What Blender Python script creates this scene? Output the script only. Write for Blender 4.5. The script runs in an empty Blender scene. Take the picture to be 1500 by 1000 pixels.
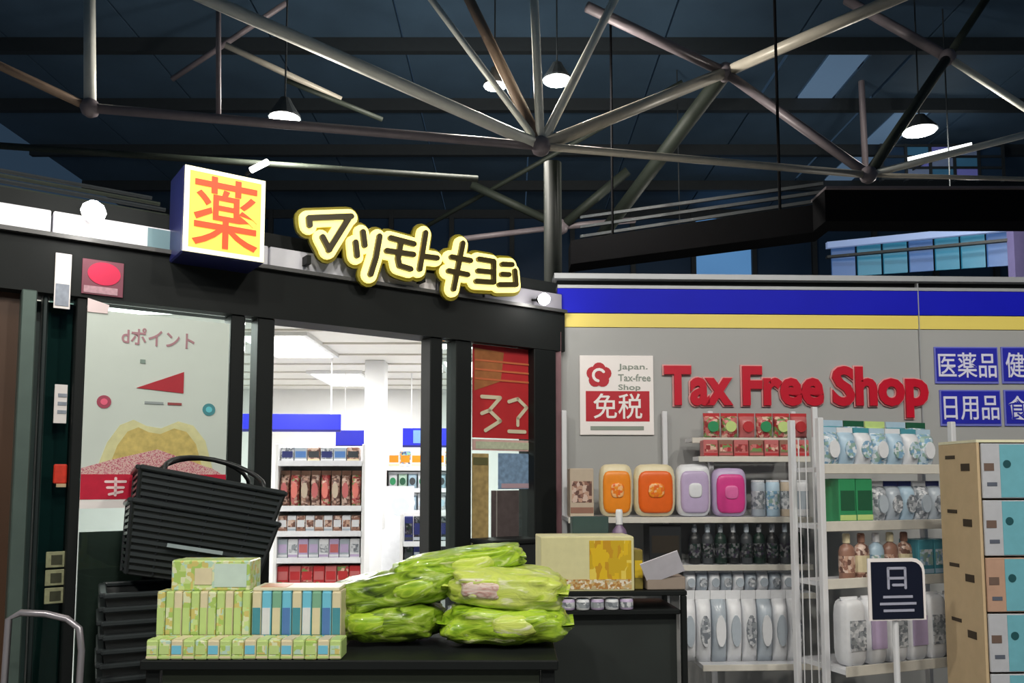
import bpy, bmesh, math, random
from mathutils import Matrix, Vector, noise

# ------------------------------------------------------------------ camera, world, exposure
scene = bpy.context.scene
C = scene.collection
EYE, FPX, PITCH = 1.6, 1200.0, math.radians(4.5)
HORIZON = 700.0
CY = HORIZON - FPX * math.tan(PITCH)                       # principal point row
cam_d = bpy.data.cameras.new('camera')
cam_d.sensor_width = 36.0
cam_d.lens = 36.0 * FPX / 1500.0
cam_d.shift_y = (CY - 500.0) / 1500.0
cam = bpy.data.objects.new('camera', cam_d)
C.objects.link(cam)
cam.location = (0, 0, EYE)
cam.rotation_euler = (math.pi / 2 + PITCH, 0, 0)
scene.camera = cam

world = bpy.data.worlds.new('night_world')
scene.world = world
world.use_nodes = True
wb = world.node_tree.nodes['Background']
wb.inputs[0].default_value = (0.16, 0.30, 0.50, 1)
wb.inputs[1].default_value = 0.12

vs = scene.view_settings
vs.view_transform = 'Standard'
vs.look = 'None'
vs.gamma = 1.0
vs.use_curve_mapping = False
vs.exposure = 0.0

R = random.Random(7)
rad = math.radians

def ray(px, py):
    x = (px - 750.0) / FPX
    y = (CY - py) / FPX
    v = Vector((x, math.cos(PITCH) - y * math.sin(PITCH), math.sin(PITCH) + y * math.cos(PITCH)))
    return v / v.y

def at(px, py, Y):
    return Vector((0, 0, EYE)) + ray(px, py) * Y

class Frame:
    """a wall, rack or table: local x runs along it, y goes away from the aisle, z is up"""
    def __init__(s, origin, yaw):
        s.M = Matrix.Translation(origin) @ Matrix.Rotation(rad(yaw), 4, 'Z')
        s.I = s.M.inverted()
        s.yaw = rad(yaw)
    def p(s, px, py, off=0.0):
        o = s.I @ Vector((0, 0, EYE))
        d = s.I.to_3x3() @ ray(px, py)
        q = o + d * ((off - o.y) / d.y)
        return q.x, q.z
    def x(s, px, py, off=0.0): return s.p(px, py, off)[0]
    def z(s, px, py, off=0.0): return s.p(px, py, off)[1]
    def w(s, x, y, z): return s.M @ Vector((x, y, z))

WORLD = Frame((0, 0, 0), 0)
P0 = at(240, 700, 3.4)
FAC = Frame((P0.x, P0.y, 0), 35.2)                    # the glazed shop front
CORNER_S = FAC.x(812, 600)
_c = FAC.w(CORNER_S, 0, 0)
WAL = Frame((_c.x, _c.y, 0), 2.0)                     # the wall with the tax free lettering
_r = at(1040, 700, 4.27)
RK1 = Frame((_r.x, _r.y, 0), 3)
_r = at(1225, 700, 3.72)
RK2 = Frame((_r.x, _r.y, 0), 20)

# ------------------------------------------------------------------ materials
MATS = {}
def nodes_of(m):
    m.use_nodes = True
    return m.node_tree.nodes, m.node_tree.links, m.node_tree.nodes['Principled BSDF']

def mat(name, col, rough=0.5, metal=0.0, var=0.12, scale=9.0, bump=0.0, emit=0.0, ecol=None, spec=0.5, coat=0.0):
    if name in MATS: return MATS[name]
    m = bpy.data.materials.new(name)
    n, l, b = nodes_of(m)
    tc = n.new('ShaderNodeTexCoord')
    no = n.new('ShaderNodeTexNoise'); no.inputs['Scale'].default_value = scale; no.inputs['Detail'].default_value = 4
    l.new(tc.outputs['Object'], no.inputs['Vector'])
    mix = n.new('ShaderNodeMix'); mix.data_type = 'RGBA'
    lo = [max(0, c * (1 - var)) for c in col]; hi = [min(1, c * (1 + var)) for c in col]
    mix.inputs[6].default_value = (*lo, 1); mix.inputs[7].default_value = (*hi, 1)
    l.new(no.outputs['Fac'], mix.inputs[0])
    l.new(mix.outputs[2], b.inputs['Base Color'])
    b.inputs['Roughness'].default_value = rough
    b.inputs['Metallic'].default_value = metal
    b.inputs['Specular IOR Level'].default_value = spec
    b.inputs['Coat Weight'].default_value = coat
    if bump:
        bp = n.new('ShaderNodeBump'); bp.inputs['Strength'].default_value = bump; bp.inputs['Distance'].default_value = 0.01
        l.new(no.outputs['Fac'], bp.inputs['Height']); l.new(bp.outputs['Normal'], b.inputs['Normal'])
    if emit:
        b.inputs['Emission Color'].default_value = (*(ecol or col), 1)
        b.inputs['Emission Strength'].default_value = emit
    MATS[name] = m
    return m

def printed(name, cols, scale=14.0, rough=0.35, stretch=(1, 1, 1), coat=0.0):
    """flat multi-colour packaging print"""
    if name in MATS: return MATS[name]
    m = bpy.data.materials.new(name)
    n, l, b = nodes_of(m)
    tc = n.new('ShaderNodeTexCoord'); mp = n.new('ShaderNodeMapping')
    mp.inputs['Scale'].default_value = stretch
    oi = n.new('ShaderNodeObjectInfo'); ad = n.new('ShaderNodeVectorMath'); ad.operation = 'ADD'
    sc = n.new('ShaderNodeMath'); sc.operation = 'MULTIPLY'; sc.inputs[1].default_value = 11.0
    l.new(oi.outputs['Random'], sc.inputs[0])
    l.new(tc.outputs['Object'], ad.inputs[0]); l.new(sc.outputs[0], ad.inputs[1])
    l.new(ad.outputs[0], mp.inputs['Vector'])
    vo = n.new('ShaderNodeTexVoronoi'); vo.inputs['Scale'].default_value = scale * 1.9; vo.distance = 'CHEBYCHEV'
    l.new(mp.outputs['Vector'], vo.inputs['Vector'])
    sx = n.new('ShaderNodeSeparateColor'); l.new(vo.outputs['Color'], sx.inputs[0])
    cr = n.new('ShaderNodeValToRGB'); cr.color_ramp.interpolation = 'CONSTANT'
    e = cr.color_ramp.elements
    while len(e) < len(cols): e.new(0.5)
    for i, c in enumerate(cols):
        e[i].position = i / len(cols); e[i].color = (*c, 1)
    l.new(sx.outputs[0], cr.inputs[0]); l.new(cr.outputs[0], b.inputs['Base Color'])
    b.inputs['Roughness'].default_value = rough
    b.inputs['Coat Weight'].default_value = coat
    MATS[name] = m
    return m

def glass_mat(name, tint=(0.9, 0.97, 0.95), refl=0.06):
    if name in MATS: return MATS[name]
    m = bpy.data.materials.new(name); m.use_nodes = True
    n, l = m.node_tree.nodes, m.node_tree.links
    n.clear()
    out = n.new('ShaderNodeOutputMaterial'); t = n.new('ShaderNodeBsdfTransparent'); g = n.new('ShaderNodeBsdfGlossy')
    t.inputs[0].default_value = (*tint, 1); g.inputs['Roughness'].default_value = 0.02
    lw = n.new('ShaderNodeFresnel'); lw.inputs[0].default_value = 1.35
    mx = n.new('ShaderNodeMixShader')
    l.new(lw.outputs[0], mx.inputs[0]); l.new(t.outputs[0], mx.inputs[1]); l.new(g.outputs[0], mx.inputs[2])
    l.new(mx.outputs[0], out.inputs['Surface'])
    MATS[name] = m
    return m

def emis(name, col, s):
    return mat(name, col, 0.4, emit=s, ecol=col, var=0.02)

def srgb(r, g, b):
    f = lambda v: (v / 255 / 12.92) if v <= 10 else ((v / 255 + 0.055) / 1.055) ** 2.4
    return (f(r), f(g), f(b))

BLACK = mat('black_frame', (0.010, 0.012, 0.012), 0.5, 0.0, spec=0.2)
BLACKPL = mat('black_plastic', (0.016, 0.019, 0.020), 0.42, bump=0.05, scale=40)
BLACKBAR = mat('black_basket_rib', (0.028, 0.034, 0.036), 0.30)
WHITE = mat('white_paint', (0.78, 0.78, 0.77), 0.5, var=0.04)
WIRE = mat('white_rack_paint', (0.72, 0.73, 0.76), 0.35, var=0.05)
CEIL = mat('shop_ceiling_white', (0.82, 0.80, 0.76), 0.7, var=0.04)
FLOORM = mat('grey_floor_tile', (0.22, 0.22, 0.21), 0.35, var=0.2, scale=3)
FASC = mat('pale_fascia', srgb(236, 236, 250), 0.4, var=0.15, scale=14)
LINT = mat('dark_lintel_metal', (0.014, 0.016, 0.016), 0.6, 0.0, spec=0.15)
GREYW = mat('grey_wall_board', srgb(166, 167, 166), 0.55, var=0.05, scale=2.5)
BLUE = mat('blue_band', srgb(18, 24, 186), 0.5, var=0.12, scale=3, spec=0.15)
NAVYB = mat('navy_edge', srgb(20, 20, 96), 0.4)
YEL = mat('pale_yellow_band', srgb(234, 214, 108), 0.45, var=0.06, scale=3)
RAIL = mat('rail_grey', srgb(165, 168, 172), 0.4, 0.2)
RED = mat('red_letter', srgb(196, 12, 42), 0.35, var=0.1)
REDPALE = mat('pink_letter_edge', srgb(226, 160, 160), 0.4)
SIGNW = mat('sign_white', srgb(244, 238, 236), 0.45, var=0.03)
SIGNBLUE = mat('sign_blue', srgb(36, 40, 172), 0.4, var=0.1)
SIGNBLUE2 = mat('sign_blue_light', srgb(112, 118, 206), 0.4, var=0.1)
STEEL = mat('truss_paint', srgb(196, 188, 172), 0.42, 0.1, var=0.15)
STEELW = mat('truss_paint_pale', srgb(226, 226, 216), 0.4, 0.1, var=0.1)
STEELB = mat('truss_paint_brown', srgb(140, 118, 100), 0.45, 0.1, var=0.2)
STEELD = mat('truss_paint_dark', srgb(46, 53, 45), 0.6, 0.1, var=0.2)
STEELV = mat('truss_paint_grey', srgb(128, 118, 122), 0.45, 0.1, var=0.15)
ROOF = mat('roof_deck', srgb(70, 94, 116), 0.6, var=0.35, scale=0.8)
ROOFD = mat('roof_purlin', srgb(40, 46, 50), 0.6, var=0.2)
BEAM = mat('black_beam', (0.005, 0.005, 0.006), 0.8, spec=0.08)
POSTG = mat('green_grey_steel', srgb(92, 108, 102), 0.4, 0.5, var=0.2)
WOOD = mat('brown_wood', srgb(70, 44, 24), 0.5, var=0.3, scale=4)
KRAFT = mat('kraft_card', srgb(196, 172, 136), 0.7, var=0.1, scale=20)
GLASS = glass_mat('shop_glass')
TINT = glass_mat('tinted_glass', (0.55, 0.72, 0.70))

# ------------------------------------------------------------------ mesh helpers
class MB:
    def __init__(s): s.v = []; s.f = []; s.mi = []
    def add(s, vs_, fs_, mi=0):
        o = len(s.v); s.v += [tuple(v) for v in vs_]
        for f in fs_: s.f.append(tuple(o + i for i in f)); s.mi.append(mi)
        return s
    def box(s, x0, x1, y0, y1, z0, z1, mi=0):
        v = [(x, y, z) for x in (x0, x1) for y in (y0, y1) for z in (z0, z1)]
        return s.add(v, [(0, 1, 3, 2), (4, 6, 7, 5), (0, 4, 5, 1), (2, 3, 7, 6), (0, 2, 6, 4), (1, 5, 7, 3)], mi)
    def bbox(s, x0, x1, y0, y1, z0, z1, b=0.004, mi=0):
        """box with chamfered edges"""
        bm = bmesh.new(); bmesh.ops.create_cube(bm, size=1.0)
        for v in bm.verts:
            v.co = Vector((x0 + (v.co.x + .5) * (x1 - x0), y0 + (v.co.y + .5) * (y1 - y0), z0 + (v.co.z + .5) * (z1 - z0)))
        b = min(b, .45 * min(x1 - x0, y1 - y0, z1 - z0))
        bmesh.ops.bevel(bm, geom=bm.edges[:], offset=b, segments=1, affect='EDGES')
        bm.verts.index_update()
        s.add([v.co for v in bm.verts], [[v.index for v in f.verts] for f in bm.faces], mi); bm.free()
        return s
    def tube(s, pts, r, n=8, cap=True, mi=0):
        pts = [Vector(p) for p in pts]; o = len(s.v); rings = len(pts)
        up = None
        for i, p in enumerate(pts):
            t = (pts[min(i + 1, rings - 1)] - pts[max(i - 1, 0)]).normalized()
            if up is None: up = Vector((0, 0, 1)) if abs(t.z) < .9 else Vector((1, 0, 0))
            a = t.cross(up).normalized(); b = a.cross(t); up = b
            rr = r[i] if isinstance(r, (list, tuple)) else r
            for k in range(n):
                q = p + a * (rr * math.cos(2 * math.pi * k / n)) + b * (rr * math.sin(2 * math.pi * k / n))
                s.v.append(tuple(q))
        for i in range(rings - 1):
            for k in range(n):
                s.f.append((o + i * n + k, o + i * n + (k + 1) % n, o + (i + 1) * n + (k + 1) % n, o + (i + 1) * n + k)); s.mi.append(mi)
        if cap:
            s.f.append(tuple(o + k for k in range(n))[::-1]); s.mi.append(mi)
            s.f.append(tuple(o + (rings - 1) * n + k for k in range(n))); s.mi.append(mi)
        return s
    def lathe(s, prof, n=14, mi=0, sx=1.0, sy=1.0):
        o = len(s.v)
        for r, z in prof:
            for k in range(n):
                a = 2 * math.pi * k / n
                s.v.append((r * math.cos(a) * sx, r * math.sin(a) * sy, z))
        m = len(prof)
        for i in range(m - 1):
            for k in range(n):
                s.f.append((o + i * n + k, o + i * n + (k + 1) % n, o + (i + 1) * n + (k + 1) % n, o + (i + 1) * n + k)); s.mi.append(mi)
        s.f.append(tuple(o + k for k in range(n))[::-1]); s.mi.append(mi)
        s.f.append(tuple(o + (m - 1) * n + k for k in range(n))); s.mi.append(mi)
        return s
    def prism(s, poly, y0, y1, mi=0):
        """outline in x,z extruded along y"""
        n = len(poly)
        v = [(x, y0, z) for x, z in poly] + [(x, y1, z) for x, z in poly]
        f = [tuple(range(n)), tuple(range(2 * n - 1, n - 1, -1))] + [(i, n + i, n + (i + 1) % n, (i + 1) % n) for i in range(n)]
        return s.add(v, f, mi)
    def slab(s, poly, z0, z1, mi=0):
        n = len(poly)
        v = [(x, y, z0) for x, y in poly] + [(x, y, z1) for x, y in poly]
        f = [tuple(range(n))[::-1], tuple(range(n, 2 * n))] + [(i, (i + 1) % n, n + (i + 1) % n, n + i) for i in range(n)]
        return s.add(v, f, mi)
    def disc(s, cx, cz, r, y0, y1, n=20, rz=None, mi=0):
        return s.prism([(cx + r * math.cos(2 * math.pi * k / n), cz + (rz or r) * math.sin(2 * math.pi * k / n)) for k in range(n)], y0, y1, mi)
    def capsule(s, p, q, hw, y0, y1, mi=0, n=7):
        """flat stroke between two x,z points"""
        p, q = Vector(p), Vector(q); d = (q - p)
        a = math.atan2(d.y, d.x)
        poly = [(q.x + hw * math.cos(a - math.pi / 2 + math.pi * k / n), q.y + hw * math.sin(a - math.pi / 2 + math.pi * k / n)) for k in range(n + 1)]
        poly += [(p.x + hw * math.cos(a + math.pi / 2 + math.pi * k / n), p.y + hw * math.sin(a + math.pi / 2 + math.pi * k / n)) for k in range(n + 1)]
        return s.prism(poly, y0, y1, mi)
    def mesh(s, name, mats, smooth=False):
        me = bpy.data.meshes.new(name); me.from_pydata(s.v, [], s.f)
        for m in (mats if isinstance(mats, (list, tuple)) else [mats]): me.materials.append(m)
        for p, i in zip(me.polygons, s.mi): p.material_index = i
        bm = bmesh.new(); bm.from_mesh(me)
        bmesh.ops.recalc_face_normals(bm, faces=bm.faces[:]); bm.to_mesh(me); bm.free()
        if smooth:
            for p in me.polygons: p.use_smooth = True
        return me
    def build(s, name, mats, parent=None, M=None, smooth=False):
        return link(name, s.mesh(name, mats, smooth), parent, M)

def link(name, me, parent=None, M=None):
    o = bpy.data.objects.new(name, me); C.objects.link(o)
    if parent is not None: o.parent = parent
    if M is not None: o.matrix_basis = M
    return o

def tag(o, label, cat, group=None):
    o['label'] = label; o['category'] = cat
    if group: o['group'] = group
    return o

def thing(name, label, cat, M=None, group=None):
    o = bpy.data.objects.new(name, None); C.objects.link(o)
    o.empty_display_size = 0.05
    if M is not None: o.matrix_basis = M
    return tag(o, label, cat, group)

def struct(name, M=None):
    o = bpy.data.objects.new(name, None); C.objects.link(o)
    o.empty_display_size = 0.05
    if M is not None: o.matrix_basis = M
    o['kind'] = 'structure'
    return o

def structm(name, mb, m, M=None):
    o = mb.build(name, m, None, M); o['kind'] = 'structure'
    return o

def T(x=0, y=0, z=0): return Matrix.Translation((x, y, z))
def RZ(a): return Matrix.Rotation(rad(a), 4, 'Z')
def RX(a): return Matrix.Rotation(rad(a), 4, 'X')
def RY(a): return Matrix.Rotation(rad(a), 4, 'Y')

def text_mesh(txt, x0, x1, z0, z1, y, depth, m, bold=0.0, ref=None):
    """lettering fitted to the rectangle x0..x1, z0..z1; front face at local y"""
    cu = bpy.data.curves.new('lettering', 'FONT'); cu.body = txt; cu.size = 1.0; cu.offset = bold; cu.extrude = 0.02
    cu.resolution_u = 3
    o = bpy.data.objects.new('lettering', cu); C.objects.link(o)
    dg = bpy.context.evaluated_depsgraph_get()
    me = bpy.data.meshes.new_from_object(o.evaluated_get(dg), depsgraph=dg)
    bpy.data.objects.remove(o); bpy.data.curves.remove(cu)
    if not me.vertices: return me
    xs = [v.co.x for v in me.vertices]; ys = [v.co.y for v in me.vertices]
    lo, hi = min(ys), max(ys)
    if ref: lo = ref[0]; hi = ref[1]
    for v in me.vertices:
        fx = (v.co.x - min(xs)) / (max(xs) - min(xs)); fz = (v.co.y - lo) / (hi - lo)
        fd = 0.0 if v.co.z > 0 else 1.0
        v.co = Vector((x0 + fx * (x1 - x0), y + fd * depth, z0 + fz * (z1 - z0)))
    me.materials.clear(); me.materials.append(m)
    bm = bmesh.new(); bm.from_mesh(me); bmesh.ops.recalc_face_normals(bm, faces=bm.faces[:]); bm.to_mesh(me); bm.free()
    return me

# ------------------------------------------------------------------ lamps
def hall_lamp(p, label, power=120.0, r=0.11, group='high bay lamps of the hall', glow=28.0, reach=9.6, spot=False):
    """round high-bay lamp hung on a rod from the roof deck"""
    t = thing('high_bay_lamp', label, 'lamp', T(*p), group)
    MB().lathe([(r * .35, .26), (r * .5, .2), (r * 1.05, .03), (r * 1.08, 0.0)], 16).build('housing', ROOFD, t)
    MB().lathe([(r * .96, -.015), (r, 0.0), (r, .012)], 16).build('lens', emis('lamp_lens_%d' % int(glow), (1.0, .97, .9), glow), t)
    if reach - p[2] > .4:
        MB().tube([(0, 0, .25), (0, 0, reach - p[2])], .012, 6).build('hanging_rod', ROOFD, t)
    ld = bpy.data.lights.new('lamp_light', 'SPOT' if spot else 'POINT'); ld.energy = power
    if spot: ld.spot_size = rad(168); ld.spot_blend = .15
    ld.energy = power; ld.color = (1, .95, .86); ld.shadow_soft_size = .12
    lo = bpy.data.objects.new('lamp_light', ld); C.objects.link(lo); lo.parent = t; lo.location = (0, 0, -.16)
    return t

# ------------------------------------------------------------------ hall: floor, roof deck, far glazing
structm('floor', MB().box(-16, 16, -8, 26, -.12, 0), FLOORM)
roof = struct('ceiling')
ROOF_Z = 9.6
SKYLIT = emis('skylight_lit', srgb(110, 140, 172), .30)
SKY = {(3, 6), (4, 8), (4, 7)}                       # glazed bays of the roof
for i in range(-4, 8):
    for j in range(-3, 11):
        x0, y0 = i * 2.4 - 2.0, j * 2.4
        if (i, j) in SKY:
            for q_ in range(3):
                MB().box(x0 + .06 + q_ * .78, x0 + .78 + q_ * .78, y0 + .06, y0 + 2.34, ROOF_Z, ROOF_Z + .03).build('skylight_pane', SKYLIT if q_ == 1 else ROOF, roof)
        else:
            MB().box(x0 + .02, x0 + 2.38, y0 + .02, y0 + 2.38, ROOF_Z, ROOF_Z + .10).build('deck_panel', ROOF, roof)
for j in range(-3, 12):
    MB().box(-11.6, 17.2, j * 2.4 - .07, j * 2.4 + .07, ROOF_Z - .26, ROOF_Z - .003).build('purlin', ROOFD, roof)

# far wall of the hall: columns, rails and tall panes
farwall = struct('wall_far')
FY = 24.0
NAVYGL = mat('far_glass_navy', srgb(44, 66, 92), 0.25, var=0.3, scale=.5)
LITGL = emis('far_glass_lit', srgb(96, 150, 205), 0.55)
LITTEAL = emis('far_glass_teal', srgb(40, 110, 140), 0.35)
for i in range(-9, 13):
    x0 = i * 1.8
    for j in range(4):
        z0 = j * 2.35 + .1
        pxm = 750 + (x0 + .9) / FY * FPX
        lit = 1000 < pxm < 1118 and j == 3
        MB().box(x0 + .05, x0 + 1.75, FY, FY + .05, z0, z0 + 2.27).build('far_pane', LITGL if lit else NAVYGL, farwall)
    MB().box(x0 - .07, x0 + .07, FY - .12, FY + .1, 0, ROOF_Z - .01).build('far_mullion', ROOFD, farwall)
for j in range(5):
    z0 = j * 2.35 + .03
    MB().box(-16.2, 21.6, FY - .08, FY + .08, z0 - .05, z0 + .05).build('far_rail', ROOFD, farwall)

# ------------------------------------------------------------------ shop shell
fl = FAC.w(-2.2, 0, 0); co = FAC.w(CORNER_S, 0, 0)
wr = WAL.w(4.2, 0, 0)
poly = [(fl.x, fl.y), (co.x, co.y), (wr.x, wr.y), (wr.x + .1, 9.3), (-6.2, 9.3)]
ins = [(fl.x - .02, fl.y + .12), (co.x - .05, co.y + .12), (wr.x - .1, wr.y + .12), (wr.x, 9.2), (-6.1, 9.2)]
Z_CEIL = 2.60
shop_ceiling = structm('ceiling', MB().slab(ins, Z_CEIL, Z_CEIL + .08), CEIL)
structm('floor', MB().slab(ins, 0.001, .012), mat('shop_floor_vinyl', (.62, .62, .60), .3, var=.06))
structm('wall_back', MB().box(-6.3, wr.x + .1, 9.21, 9.31, 0, 2.7), WHITE)
structm('wall_left', MB().slab([(fl.x - .12, fl.y + .1), (fl.x - .03, fl.y + .1), (-6.2, 9.2), (-6.3, 9.2)], 0, 2.7), WHITE)
structm('wall_side', MB().box(wr.x + .01, wr.x + .1, wr.y + .13, 9.2, 0, 2.7), WHITE)

# ceiling strips seen through the door and the troffer lamps
troff = emis('troffer_diffuser', (1.0, .98, .94), 3.2)
TROFFERS = [(-1.66, 6.05), (-1.66, 8.1), (-.35, 5.6), (-.35, 7.3), (-3.1, 5.2), (-3.2, 7.2), (1.4, 6.4), (-2.2, 4.3), (2.8, 7.6)]
for k, (x, y) in enumerate(TROFFERS):
    t = thing('ceiling_light', 'white square ceiling light panel inside the shop', 'light', T(x, y, Z_CEIL), 'ceiling panels inside the shop')
    MB().box(-.26, .26, -.52, .52, -.03, -.002).build('frame', WHITE, t)
    MB().box(-.22, .22, -.48, .48, -.036, -.0305).build('diffuser', troff, t)
    ld = bpy.data.lights.new('panel_light', 'AREA'); ld.shape = 'RECTANGLE'; ld.size = .44; ld.size_y = .96; ld.energy = 25; ld.color = (1, .985, .95)
    lo = bpy.data.objects.new('panel_light', ld); C.objects.link(lo); lo.parent = t; lo.location = (0, 0, -.045)
for k in range(8):
    y = 4.9 + k * .55
    MB().box(-5.0, 3.6, y, y + .03, -.013, -.0005).build('ceiling_rail', mat('ceiling_rail_cream', (.66, .63, .57), .6), shop_ceiling, T(0, 0, Z_CEIL))

# ------------------------------------------------------------------ glazed shop front
zA = FAC.z(505, 410); zB = FAC.z(515, 483); zT = zA + .088
FX0 = -2.2
trim1 = struct('trim_1', FAC.M)                                   # lintel
MB().box(FX0, CORNER_S + .03, -.06, .10, zB, zA - .022).build('lintel_box', LINT, trim1)
MB().box(FX0, CORNER_S + .03, -.085, .06, zA - .021, zA - .004).build('lintel_ledge', mat('ledge_grey', (.09, .09, .09), .4, .3), trim1)
trim2 = struct('trim_2', FAC.M)                                   # pale fascia strip, panel by panel
cuts = [FX0, FAC.x(-160, 300), FAC.x(74, 330), FAC.x(255, 370), FAC.x(388, 390), FAC.x(520, 412), FAC.x(632, 430), FAC.x(700, 440), CORNER_S + .02]
TEALP = mat('fascia_teal', srgb(112, 142, 150), .4)
GREYP = mat('fascia_grey', srgb(150, 148, 158), .4)
for k in range(len(cuts) - 1):
    MB().bbox(cuts[k] + .004, cuts[k + 1] - .004, -.055, .05, zA - .003, zT, .004).build('fascia_panel', FASC if k < 5 else (SIGNW if k == 5 else GREYP), trim2)
MB().box(FAC.x(212, 350), FAC.x(252, 365), -.057, -.0555, zA, zT - .006).build('fascia_patch', TEALP, trim2)
MB().box(FX0, CORNER_S, -.02, .10, zT + .002, zT + .07).build('roof_edge', LINT, trim2)
for k, (dz, dy) in enumerate([(.11, .12), (.16, .2), (.22, .32), (.30, .5)]):
    MB().tube([(FX0, dy, zT + dz), (FAC.x(258, 300), dy, zT + dz)], .009, 6).build('cable', ROOFD if k % 2 else STEELD, trim2)

# posts, door leaves and panes
door = struct('door_1', FAC.M)
def vpost(px0, px1, y0=-.05, y1=.05, py=600, m=BLACK, par=door, name='door_post', z1=None):
    MB().bbox(FAC.x(px0, py, y0), FAC.x(px1, py, y0), y0, y1, 0.013, (zB if z1 is None else z1) - .001, .004).build(name, m, par)
vpost(375, 400); vpost(630, 648); vpost(668, 691); vpost(783, 815, -.06, .09)
win = struct('window_1', FAC.M)
vpost(106, 122, par=win, name='window_post'); vpost(335, 356, par=win, name='window_post')
def pane(px0, px1, par, name='glass_pane', y=.0, z0=.03):
    MB().box(FAC.x(px0, 600, y) + .001, FAC.x(px1, 600, y) - .001, y, y + .008, z0, zB - .003).build(name, GLASS, par)
pane(122, 335, win); pane(356, 375, door); pane(648, 668, door); pane(691, 783, door)
MB().bbox(FAC.x(122, 600) + .001, FAC.x(335, 600) - .001, -.04, .04, .014, .16, .004).build('window_sill', BLACK, win)
# dark back board of the fixed window below the poster
MB().box(FAC.x(124, 600, .03), FAC.x(333, 600, .03), .03, .05, .165, FAC.z(240, 775, .03)).build('window_board', mat('window_board_dark', srgb(38, 46, 40), .5, var=.3), win)
# lower board of the right leaf
MB().box(FAC.x(692, 700, .03), FAC.x(782, 700, .03), .03, .05, .02, FAC.z(735, 790, .03)).build('kick_board', mat('kick_dark', srgb(30, 34, 34), .5), door)

# left glazed screen: steel posts and tinted glass, brown panel beside it
win2 = struct('window_2', FAC.M)
vpost(24, 47, -.09, .05, par=win2, name='steel_post', m=POSTG)
vpost(56, 64, -.03, .05, par=win2, name='steel_post', m=mat('steel_dark', srgb(44, 54, 54), .4, .4))
pane(65, 105, win2, 'tinted_pane')
win2.children[-1].data.materials[0] = TINT
MB().box(FAC.x(40, 600, .07), FAC.x(112, 600, .07), .07, .09, .02, zB - .01).build('back_panel', mat('screen_back', srgb(40, 60, 58), .5, var=.5, scale=6), win2)
MB().box(FX0, FAC.x(23, 600, 0), .0, .04, .02, zB - .003).build('wood_panel', WOOD, win2)
o = tag(MB().bbox(FAC.x(80, 410, -.066), FAC.x(104, 410, -.066), -.066, -.061, FAC.z(92, 452, -.066), FAC.z(92, 371, -.066), .001).build('notice_sheet', SIGNW, None, FAC.M), 'tall pale notice hanging over the lintel left of the crimson sticker', 'notice')
MB().box(FAC.x(82, 410, -.067), FAC.x(102, 410, -.067), -.068, -.0662, FAC.z(92, 448, -.066), FAC.z(92, 416, -.066)).build('print', mat('notice_print', srgb(150, 158, 172), .5, var=.4, scale=40), o)
o = tag(MB().bbox(FAC.x(79, 590, 0), FAC.x(98, 590, 0), -.006, -.001, FAC.z(88, 621, .05), FAC.z(88, 565, .05), .001).build('notice_card', SIGNW, None, FAC.M), 'small white card on the tinted glass, halfway up the narrow screen', 'notice')
for k in range(3):
    MB().box(FAC.x(82, 590, .049), FAC.x(95, 590, .049), -.0085, -.0062, FAC.z(88, 583 + k * 12, .05), FAC.z(88, 578 + k * 12, .05)).build('print_line', mat('notice_print', srgb(150, 158, 172), .5), o)
o = tag(MB().bbox(FAC.x(78, 690, 0), FAC.x(98, 690, 0), -.012, -.001, FAC.z(88, 708, .05), FAC.z(88, 680, .05), .004).build('red_tag', mat('tag_red', srgb(220, 60, 40), .4, var=.3, scale=50), None, FAC.M), 'small red tag on the tinted glass of the narrow screen', 'tag')
MB().box(FAC.x(81, 690, .038), FAC.x(95, 690, .038), -.0125, -.001, FAC.z(88, 713, .05), FAC.z(88, 708, .05)).build('tag_edge', KRAFT, o)
for k in range(3):
    y0 = 806 + k * 26
    o = tag(MB().bbox(FAC.x(66, 840, 0), FAC.x(94, 840, 0), -.006, -.001, FAC.z(80, y0 + 23, .05), FAC.z(80, y0, .05), .002).build('sticker', mat('sticker_olive', srgb(150, 152, 118), .5, var=.4, scale=60), None, FAC.M),
        'olive and cream square sticker in a column of three on the narrow screen', 'sticker', 'olive stickers on the narrow screen')
    MB().box(FAC.x(72, 840, .039), FAC.x(88, 840, .039), -.008, -.0062, FAC.z(80, y0 + 19, .05), FAC.z(80, y0 + 5, .05)).build('print', mat('sticker_dark', srgb(60, 62, 44), .5, var=.4, scale=60), o)

# red sticker on the lintel
o = thing('red_sticker', 'crimson square sticker on the dark lintel above the poster', 'sticker', FAC.M)
x0, x1 = FAC.x(120, 400, -.062), FAC.x(181, 400, -.062)
z0, z1 = FAC.z(150, 433, -.062), FAC.z(150, 382, -.062)
MB().bbox(x0, x1, -.066, -.061, z0, z1, .001).build('sheet', mat('sticker_rim', srgb(120, 60, 76), .5), o)
MB().disc((x0 + x1) / 2 + .004, z0 + (z1 - z0) * .62, (x1 - x0) * .40, -.068, -.0665, 24, (z1 - z0) * .33).build('emblem', mat('sticker_crimson', srgb(206, 24, 74), .4), o)
MB().box(x0 + .008, x1 - .02, -.068, -.0665, z0 + .006, z0 + (z1 - z0) * .24).build('print_band', mat('sticker_text_grey', srgb(180, 140, 150), .5, var=.4, scale=70), o)

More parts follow.
